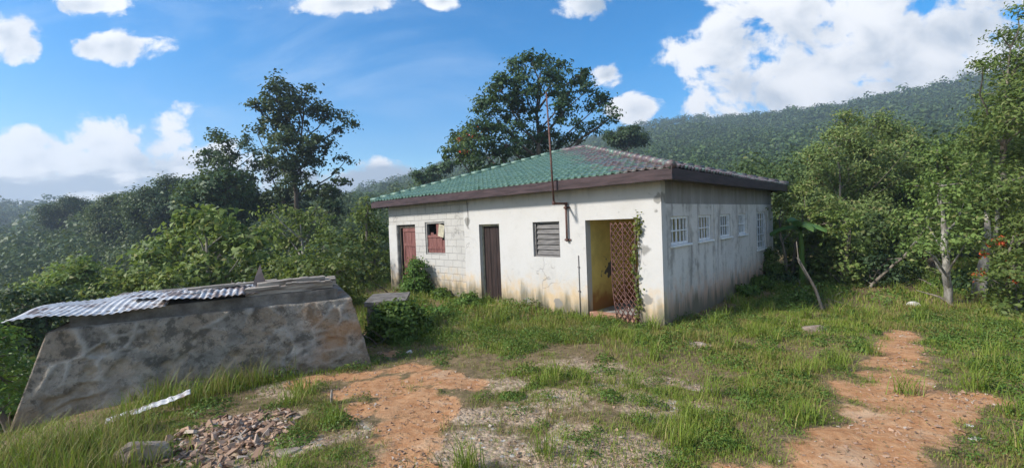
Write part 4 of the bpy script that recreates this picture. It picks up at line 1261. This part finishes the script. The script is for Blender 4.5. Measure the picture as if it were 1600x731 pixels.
V = leaf_quads(Cq, rb.normal(size=(50, 3)) + [0, -1, .3], .17, .7, rb); raw_obj('blossom', V, quads_idx(len(V)), M['red_flower'], fl)
Cq = np.repeat(Cq, 3, 0) + rb.normal(size=(150, 3)) * .25; V = leaf_quads(Cq, rb.normal(size=(150, 3)) + [0, -.5, .6], .25, .55, rb); raw_obj('foliage', V, quads_idx(len(V)), M['mid_leaf'], fl)
T('slope_tree', 'small dark tree on the hillside just right of the roof peak', 'tree', base_at(985, 62), lp(62, [(985, 208, 14), (965, 218, 12), (1000, 218, 12), (950, 212, 8), (980, 225, 16)]), .42, .55, 8, 34, .7, 'dark_leaf', seed=45, tr=.2)
T('slope_tree', 'small tree on the hill skyline between the house and the tallest tree', 'tree', base_at(668, 55), lp(55, [(655, 276, 10), (680, 270, 12), (700, 262, 12), (668, 285, 14)]), .40, .55, 8, 34, .7, 'dark_leaf', seed=46, tr=.2)
# left skyline
T('skyline_tree', 'flat-topped tree standing alone on the far left skyline', 'tree', base_at(112, 82), lp(82, [(112, 320, 13), (92, 328, 10), (135, 328, 12), (70, 332, 10), (115, 337, 20), (85, 345, 16), (140, 348, 18)], depth=3), .30, .55, 8, 110, 1., 'dark_leaf', seed=147, tr=.25)
T('skyline_tree', 'wide tree on the left skyline beneath the right end of the white cloud', 'tree', base_at(265, 52), lp(52, [(270, 300, 24), (240, 312, 22), (300, 305, 18), (215, 322, 18), (260, 328, 26), (300, 335, 22), (235, 350, 28), (280, 360, 30), (320, 350, 26)], depth=3), .30, .55, 8, 70, .8, 'dark_leaf', seed=48, tr=.3)
T('skyline_tree', 'bushy tree on the left skyline beside the wide tree', 'tree', base_at(180, 62), lp(62, [(180, 325, 20), (205, 318, 14), (155, 335, 16), (190, 345, 22), (170, 362, 24), (205, 370, 24)], depth=3), .30, .55, 8, 80, .8, 'forest', seed=49, tr=.3)
# left slope below
T('big_leaf_tree', 'pale big-leaved tree behind the middle of the stone tank', 'tree', base_at(335, 15), lp(15, [(290, 348, 20), (325, 345, 24), (360, 356, 22), (258, 382, 26), (300, 385, 32), (345, 390, 32), (385, 385, 26), (410, 372, 18), (265, 420, 26), (330, 425, 32), (390, 420, 28), (235, 410, 20)], depth=1.6), .24, .55, 16, 30, .38, 'light_leaf', 'pale_bark', .12, 50)
T('leaning_tree', 'light green tree with a bare pale branch left of the house', 'tree', base_at(480, 19), lp(19, [(462, 338, 18), (495, 345, 20), (440, 362, 22), (480, 370, 26), (515, 375, 20), (450, 395, 24), (500, 400, 26), (470, 425, 28), (425, 330, 14)], depth=1.5), .20, .5, 13, 30, .4, 'light_leaf', 'pale_bark', .13, 51)
T('round_tree', 'round pale green tree low in the valley at the far left', 'tree', base_at(125, 15.5), lp(15.5, [(95, 440, 24), (130, 428, 26), (165, 438, 24), (60, 458, 24), (120, 455, 34), (195, 450, 20)], depth=1.2), .16, .6, 22, 36, .34, 'light_leaf', seed=52, tr=.12)
T('dark_bush', 'dark shaded bush left of the stone tank below the round pale tree', 'bush', base_at(70, 10.5), lp(10.5, [(40, 480, 34), (90, 475, 30), (20, 520, 40), (140, 480, 24), (60, 520, 40)], depth=1.), .13, .6, 30, 36, .3, 'dark_leaf', seed=53, tr=.08)
T('dark_bush', 'dark green bush against the left end of the house', 'bush', base_at(566, 18.5), lp(18.5, [(570, 345, 20), (590, 370, 22), (560, 385, 26), (585, 410, 26), (550, 420, 26), (590, 440, 20), (575, 320, 12)], depth=1.), .17, .6, 18, 36, .36, 'mid_leaf', seed=54, tr=.12)
T('leafy_bush', 'leafy green bush behind the rotten timbers of the tank', 'bush', base_at(480, 11.5), lp(11.5, [(450, 425, 26), (490, 430, 26), (525, 425, 28), (545, 450, 22), (430, 445, 22), (500, 455, 24)], depth=.8), .12, .6, 34, 36, .28, 'mid_leaf', seed=55, tr=.07)
T('leafy_bush', 'tangled pale bush behind the left half of the zinc sheets', 'bush', base_at(215, 11.5), lp(11.5, [(190, 450, 26), (230, 445, 28), (270, 445, 26), (215, 470, 28), (160, 470, 24)], depth=.8), .13, .6, 32, 36, .28, 'light_leaf', seed=56, tr=.07)
T('leafy_bush', 'green bush growing up at the left foot of the stone tank', 'bush', base_at(2, 6.6, 600), lp(6.6, [(0, 590, 40), (-40, 560, 50), (15, 630, 26), (-60, 640, 50)], depth=.5), .085, .6, 60, 36, .2, 'vine', seed=57, tr=.05)
# right-hand trees
T('olive_tree', 'big feathery olive-green tree right of the house in front of the hill', 'tree', base_at(1345, 17.5), lp(17.5, [(1320, 190, 16), (1366, 198, 24), (1318, 220, 30), (1392, 218, 26), (1280, 248, 24), (1356, 248, 36), (1424, 229, 18), (1430, 262, 18), (1283, 286, 28), (1346, 291, 36), (1408, 291, 32), (1356, 335, 38), (1434, 322, 26), (1304, 335, 28), (1400, 345, 30), (1270, 320, 20), (1340, 385, 34), (1400, 390, 28)], depth=2.0),
  .13, .42, 23, 84, .42, 'olive_leaf', 'bark', .075, 60, stems=2)
T('feathery_tree', 'tall feathery tree cut off by the right edge, reaching above the hill', 'tree', base_at(1548, 11.5, 450), lp(11.5, [(1590, 24, 14), (1566, 58, 12, 8), (1590, 62, 18, 12), (1535, 98, 14, 8), (1562, 100, 20, 10), (1590, 105, 26), (1580, 140, 34), (1545, 172, 24), (1590, 182, 40), (1524, 218, 26), (1565, 222, 36), (1515, 262, 20), (1564, 290, 36), (1533, 312, 26), (1595, 260, 40), (1595, 330, 40), (1650, 150, 60), (1660, 250, 70), (1650, 60, 40), (1660, 340, 60), (1520, 345, 22), (1570, 360, 30)], depth=1.3),
  .11, .36, 34, 66, .32, 'mid_leaf', 'bark', .075, 61)
T('flowering_shrub', 'shrub with red flowers at the right edge under the feathery tree', 'shrub', base_at(1580, 8.6, 450), lp(8.6, [(1560, 395, 26), (1595, 380, 34), (1580, 425, 32), (1545, 435, 22), (1620, 430, 40), (1600, 350, 22)], depth=.6), .075, .5, 60, 36, .2, 'mid_leaf', seed=62, tr=.06, bloom=16)
T('forked_tree', 'tree with a pale forked trunk at the far end of the grass on the right', 'tree', base_at(1482, 9.8, 450), lp(9.8, [(1470, 318, 26), (1500, 335, 26), (1445, 345, 26), (1485, 365, 26), (1515, 372, 20), (1430, 378, 22), (1475, 290, 22), (1455, 395, 14)], depth=1.), .10, .5, 30, 44, .3, 'light_leaf', 'pale_bark', .075, 63, fork=.62, stems=1)
T('slim_tree', 'dark leafy tree between the olive-green tree and the pale forked trunk', 'tree', base_at(1450, 15), lp(15, [(1465, 235, 18), (1480, 262, 24), (1455, 290, 26), (1495, 300, 26), (1470, 330, 28), (1500, 240, 14), (1430, 350, 28), (1490, 370, 28)], depth=1.5), .13, .5, 18, 60, .4, 'mid_leaf', 'bark', .13, 64)
T('corner_tree', 'leafy shrub tree crowding the back corner of the house', 'tree', base_at(1238, 14.2), lp(14.2, [(1232, 318, 18), (1255, 305, 22), (1225, 350, 16), (1262, 345, 26), (1290, 330, 20), (1240, 390, 24), (1275, 390, 28), (1235, 430, 26), (1265, 430, 26), (1300, 370, 22)], depth=1.), .14, .55, 24, 36, .3, 'light_leaf', seed=65, tr=.09, stems=3)
T('light_bush', 'bright green bush beside the leaning dead trunk', 'bush', base_at(1310, 13, 440), lp(13, [(1290, 350, 22), (1320, 345, 22), (1310, 385, 26), (1340, 395, 22), (1285, 420, 20), (1325, 425, 22)], depth=.8), .12, .55, 28, 36, .28, 'light_leaf', seed=66, tr=.07, stems=3)
for i, (px, py, Y, r, lm, lab) in enumerate([(1370, 425, 13, 30, 'dark_leaf', 'dark undergrowth bush beneath the olive-green tree'), (1420, 430, 13.5, 28, 'mid_leaf', 'green undergrowth bush left of the pale forked trunk'), (1520, 440, 11, 24, 'dark_leaf', 'dark bush just right of the pale forked trunk'), (1220, 440, 13.5, 22, 'dark_leaf', 'dark bush at the foot of the back corner of the house'), (1260, 460, 10.8, 14, 'weed', 'low weedy bush at the foot of the leaning dead trunk'), (1600, 470, 8.6, 30, 'mid_leaf', 'leafy bush at the right edge beneath the red flowers')]):
    T('undergrowth_bush', lab, 'bush', base_at(px, Y, py), lp(Y, [(px, py, r), (px - r * 1.1, py + r * .3, r * .8), (px + r * 1.1, py + r * .25, r * .85), (px + r * .3, py + r * .6, r * .8)], depth=.6), .11, .55, 30, 36, .26, lm, seed=70 + i, tr=.05, stems=3)
# second pale trunk and the leaning dead one
p0 = base_at(1528, 10.2, 450); mb = MB(); t2 = thing('old_trunk', 'thick pale grey trunk with peeling bark right of the forked trunk', 'tree', p0)
P = [(0, 0, -.3), (.05, 0, .4), (.18, 0, 1.0), (.24, 0, 1.6), (.32, .1, 2.3)]; mb.tube(P, [.16, .12, .085, .06, .03], 10)
mb.tube([(.18, 0, 1.0), (.45, 0, 1.6), (.6, .1, 2.4)], [.06, .045, .03], 8); mb.build('trunk', M['pale_bark'], t2)
Vc = leaf_quads(np.random.default_rng(3).normal(size=(900, 3)) * [.45, .45, .35] + [.4, .1, 2.1], np.random.default_rng(4).normal(size=(900, 3)) + [0, 0, .6], .11, .45, np.random.default_rng(5)); raw_obj('crown', Vc, quads_idx(len(Vc)), M['mid_leaf'], t2)
a = on_ground(1290, 487); b_ = at(1246, 402, a[1] + .5); mb = MB()
mb.tube([a - [0, 0, .15], a * .6 + b_ * .4 + [.02, 0, .03], b_], [.038, .032, .022], 8); mb.tube([a * .45 + b_ * .55, a * .3 + b_ * .7 + [-.12, .05, .25], a * .2 + b_ * .8 + [-.1, .05, .6]], [.02, .014, .008], 6)
tag(mb.build('dead_trunk', M['bark']), 'bare dead trunk leaning to the left beside the house corner bushes', 'trunk')
# banana plant by the corner
bp = thing('banana_plant', 'banana plant with wide arching leaves above the bushes by the house corner', 'plant', base_at(1252, 13.2, 430)); rng = np.random.default_rng(12)
mb = MB(); mb.tube([(0, 0, -.3), (.03, 0, 1.2), (0, .03, 1.9)], [.09, .07, .045], 9); mb.build('trunk', M['weed'], bp)
for k in range(9):
    a = k * 2.4 + .3; el = rng.uniform(.5, 1.25); ln = rng.uniform(.7, 1.1); V = []; n = 12
    dr = np.array([math.cos(a), math.sin(a)]); sd = np.array([-dr[1], dr[0]])
    for i in range(n + 1):
        f = i / n; out = ln * (f * math.cos(el) + .25 * f * f); up = 1.8 + ln * (f * math.sin(el) - .75 * f * f * (1.2 - .3 * el))
        w = .17 * math.sin(math.pi * min(1, f * .93 + .06)) ** .6 * (1 if i % 3 else .82)
        for s in (-1, 0, 1): V.append((dr[0] * out + sd[0] * w * s, dr[1] * out + sd[1] * w * s, up - .09 * abs(s)))
    Fq = [(i * 3 + s, i * 3 + s + 1, i * 3 + s + 4, i * 3 + s + 3) for i in range(n) for s in (0, 1)]
    raw_obj('leaf', V, Fq, M['banana_leaf'], bp)


# ------------------------------------------------------------------ woods that read as a mass
def lumps(P, rad, nleaf, size, rng, up=.75):
    """One lumpy crown of leaf cards per point; a crown sits on its own short sub-lobes."""
    n = len(P); k = 6
    sub = unit(rng.normal(size=(n, k, 3)).reshape(-1, 3)).reshape(n, k, 3) * [.62, .62, .45] * rad[:, None, None] + [0, 0, 0]
    which = rng.integers(0, k, (n, nleaf))
    c = np.take_along_axis(sub, which[:, :, None].repeat(3, 2), 1)
    d = unit(rng.normal(size=(n * nleaf, 3)) + [0, 0, .35]).reshape(n, nleaf, 3)
    q = c + d * rad[:, None, None] * rng.uniform(.32, .62, (n, nleaf, 1)) * [1, 1, up]
    C = (P[:, None] + q).reshape(-1, 3)
    N = (d + rng.normal(size=d.shape) * .32 + [0, 0, .3]).reshape(-1, 3)
    return leaf_quads(C, N, np.repeat(size, nleaf), .7, rng, .1)


def forest():
    rng = np.random.default_rng(99)
    # hillsides
    n = 11000
    r = np.sqrt(rng.uniform(85 ** 2, 445 ** 2, n)); th = rng.uniform(-1.06, 1.06, n)
    x, y = r * np.sin(th), r * np.cos(th)
    md = np.hypot(.012 * x + 2.28, .016 * y - 2.69) + .5 * fbm(x * .03, y * .03, 3)
    k = md > .95; x, y, r = x[k], y[k], r[k]
    rad = rng.uniform(1.5, 5.2, len(x)) * (.7 + .6 * fbm(x / 40, y / 40, 2)) * np.where(rng.random(len(x)) < .06, 1.5, 1.)
    P = np.stack([x, y, height(x, y) + rad * .7 + rng.uniform(0, 2.5, len(x))], -1)
    a = r < 135; b = (r >= 135) & (r < 225); c = r >= 225
    V = np.vstack([lumps(P[a], rad[a], 420, rad[a] * .125, rng), lumps(P[b], rad[b], 170, rad[b] * .20, rng), lumps(P[c], rad[c], 84, rad[c] * .27, rng)])
    o = raw_obj('hill_forest', V, quads_idx(len(V)), M['hill']); tag(o, 'unbroken green forest covering the hillsides behind the house', 'forest', kind='stuff')
    # valley and wood edge
    n = 1050
    r = np.sqrt(rng.uniform(21 ** 2, 88 ** 2, n)); th = rng.uniform(-1.0, 1.0, n)
    x, y = r * np.sin(th), r * np.cos(th)
    k = (y > 24) | (x < -9) | (x > 15.5)
    x, y, r = x[k], y[k], r[k]
    rad = rng.uniform(1.6, 3.4, len(x)) * np.clip(r / 45, .62, 1.15)
    lift = np.where(x > 0, rng.uniform(.5, 3.5, len(x)), rng.uniform(-.2, 2.2, len(x)) + np.clip((r - 40) / 40, 0, 1) * rng.uniform(.5, 3.2, len(x)) * np.clip((np.arctan2(x, y) + .88) / .25, 0, 1))
    P = np.stack([x, y, height(x, y) + rad * .7 + lift], -1)
    a = r < 42
    V = np.vstack([lumps(P[a], rad[a], 1250, np.full(a.sum(), .20), rng), lumps(P[~a], rad[~a], 520, np.full((~a).sum(), .40), rng)])
    # shrubs on the slope below the tank and behind the bushes on the right
    sx = np.concatenate([rng.uniform(-22, -8.5, 70), rng.uniform(8.5, 24, 60), rng.uniform(-8, -5.6, 14), rng.uniform(-8, 2, 24)])
    sy = np.concatenate([rng.uniform(8, 22, 70), rng.uniform(14.5, 22, 60), rng.uniform(9.5, 20, 14), rng.uniform(19, 24, 24)])
    k = (sx / sy < 1.5) & (sx / sy > -1.5) & ~blocked(sx, sy, 1.6); sx, sy = sx[k], sy[k]
    rad = rng.uniform(.8, 1.7, len(sx)); P = np.stack([sx, sy, height(sx, sy) + rad * .55 + np.where(sx > 0, rng.uniform(0, 1.4, len(sx)), 0)], -1)
    V = np.vstack([V, lumps(P, rad, 620, np.full(len(sx), .17), rng)])
    o = raw_obj('valley_forest', V, quads_idx(len(V)), M['forest']); tag(o, 'tangled green woodland filling the valley and closing in behind the yard', 'forest', kind='stuff')


forest()

# ------------------------------------------------------------------ sky, sun, air
SUN = Vector((-.80, -.30, .62)).normalized()
w = bpy.data.worlds.new('World'); SC.world = w; w.use_nodes = True
t = NT(w.node_tree)
el = math.asin(SUN.z); rot = math.atan2(SUN.x, SUN.y)
sky = t.n('ShaderNodeTexSky', sky_type='NISHITA', sun_disc=False, sun_elevation=el, sun_rotation=rot, altitude=200, air_density=1.0, dust_density=.6, ozone_density=1.6)
d = t.n('ShaderNodeTexCoord').outputs['Generated']
DX, DY, DZ = t.xyz(d)
yy = t.m('MAXIMUM', t.m('ABSOLUTE', DY), .12)
st = t.n('ShaderNodeCombineXYZ', {0: t.m('DIVIDE', DX, yy), 1: t.m('DIVIDE', DZ, yy), 2: t.m('MULTIPLY', t.m('SIGN', DY), .5)}).outputs[0]
wn = t.n('ShaderNodeTexNoise', {'Vector': t.scale(st, (1., 1.3, 1.)), 'Scale': 7.5, 'Detail': 10., 'Roughness': .6, 'Distortion': .25})
wn2 = t.n('ShaderNodeTexNoise', {'Vector': t.scale(st, (1., 1.3, 1.), (.03, -.05, 0)), 'Scale': 7.5, 'Detail': 6., 'Roughness': .55, 'Distortion': .25})
warp = t.n('ShaderNodeTexNoise', {'Vector': st, 'Scale': 3., 'Detail': 3.})
CL = [(1160, 70, 90, 55), (1150, 130, 70, 60), (1140, 85, 70, 60), (1290, 90, 150, 150), (1400, 80, 240, 170), (1500, 60, 220, 130), (1250, 20, 130, 80), (1510, 120, 240, 110), (1390, 150, 260, 80), (1210, 155, 110, 55), (1640, 90, 160, 80), (1760, 100, 160, 120),
      (40, 255, 150, 52), (180, 255, 125, 52), (160, 225, 60, 34), (265, 270, 90, 42), (120, 300, 300, 40), (30, 228, 80, 34), (-120, 250, 150, 70),
      (590, 288, 110, 26), (470, 274, 60, 20), (170, 72, 72, 24), (15, 55, 48, 44), (135, 8, 75, 20), (540, 6, 110, 18), (930, 10, 45, 22), (950, 118, 24, 18), (990, 172, 30, 22), (690, 2, 26, 12), (330, 250, 40, 26)]
best = None
for px, py, rx, ry in CL:
    v = ray(px, py); s0, t0 = v[0] / v[1], v[2] / v[1]
    a = t.n('ShaderNodeVectorMath', {0: st, 1: (s0, t0, .5)}, operation='SUBTRACT').outputs[0]
    b = t.n('ShaderNodeVectorMath', {0: a, 1: (F / rx * .8, F / ry * .8, 4.)}, operation='MULTIPLY').outputs[0]
    ln = t.n('ShaderNodeVectorMath', {0: b}, operation='LENGTH').outputs['Value']
    q = t.m('SUBTRACT', 1., ln)
    best = q if best is None else t.m('MAXIMUM', best, q)
# behind the viewer: scattered cumulus
back = t.m('MULTIPLY', t.step(DY, .05, -.05), t.m('MULTIPLY', t.m('SUBTRACT', t.noise(d, 2.2, 3), .46), 4.))
best = t.m('MAXIMUM', t.m('MAXIMUM', best, -1.), t.m('SUBTRACT', back, t.step(DY, -.05, .05, 0., 2.)))
nz = t.m('SUBTRACT', wn.outputs[0], .5)
dens = t.m('ADD', best, t.m('MULTIPLY', nz, 3.6))
maskc = t.step(dens, .05, .5)
shade = t.m('ADD', t.m('MULTIPLY', best, .6), t.m('ADD', t.m('MULTIPLY', t.m('SUBTRACT', warp.outputs[0], .5), 1.6), t.m('MULTIPLY', t.m('SUBTRACT', .5, wn2.outputs[0]), 1.5)))
TT = t.xyz(st)[1]
shade = t.m('ADD', shade, t.m('MULTIPLY', t.m('MULTIPLY', t.step(TT, .20, .09), t.step(t.noise(t.scale(st, (1., 3.5, 1.)), 5., 5), .36, .56)), 1.05))
cc = t.mix(t.step(shade, .12, .95), (1.0, 1.0, 1.0), (.42, .50, .60))
cirrus = t.m('MULTIPLY', t.step(t.noise(t.scale(st, (1.1, 3.2, 1.)), 1.6, 7, .62, dist=.6), .46, .80), t.step(DX, .35, -.45, .12, .55))
CB = 4.5
skyc = t.n('ShaderNodeHueSaturation', {'Saturation': 1.62, 'Value': .82, 'Color': sky.outputs[0]}).outputs[0]
skyc = t.mix(t.m('MULTIPLY', cirrus, .8), skyc, (CB * .50, CB * .68, CB * .95))
ccs = t.n('ShaderNodeVectorMath', {0: cc, 1: (CB, CB * 1.01, CB * 1.03)}, operation='MULTIPLY').outputs[0]
fin = t.mix(maskc, skyc, ccs)
bg = t.n('ShaderNodeBackground', {'Color': fin, 'Strength': .10})
t.set(t.n('ShaderNodeOutputWorld').inputs[0], bg.outputs[0])

sl = bpy.data.lights.new('sun', 'SUN'); sl.energy = 2.7; sl.angle = math.radians(6); sl.color = (1, .95, .87)
so = link(bpy.data.objects.new('sun', sl)); so.rotation_euler = SUN.to_track_quat('Z', 'Y').to_euler()

mb = MB(); mb.box(-650, 650, -62, 648, -22, 128)
hz = mb.build('haze', None); m, t = new_mat('haze_air')
pv = t.n('ShaderNodeVolumePrincipled', {'Color': (.66, .80, .98), 'Density': .0009, 'Anisotropy': .2})
t.set(t.n('ShaderNodeOutputMaterial').inputs[1], pv.outputs[0]); hz.data.materials.append(m)
tag(hz, 'thin bluish haze in the air between the yard and the hills', 'haze', kind='stuff')

cam = bpy.data.cameras.new('camera'); cam.sensor_width = 36; cam.lens = F / 1600 * 36; cam.clip_start = .05; cam.clip_end = 3000
co = link(bpy.data.objects.new('camera', cam))
co.matrix_world = Matrix.Translation((0, 0, EYE)) @ Matrix.Rotation(math.pi / 2 + PITCH, 4, 'X') @ Matrix.Rotation(-ROLL, 4, 'Z')
SC.camera = co
SC.view_settings.view_transform = 'Standard'; SC.view_settings.look = 'None'; SC.view_settings.exposure = 1.32; SC.view_settings.gamma = 1
SC.cycles.max_bounces = 6; SC.cycles.diffuse_bounces = 4; SC.cycles.transparent_max_bounces = 4; SC.cycles.volume_bounces = 0
SC.cycles.use_adaptive_sampling = True; SC.cycles.adaptive_threshold = .02
SC.cycles.use_denoising = True
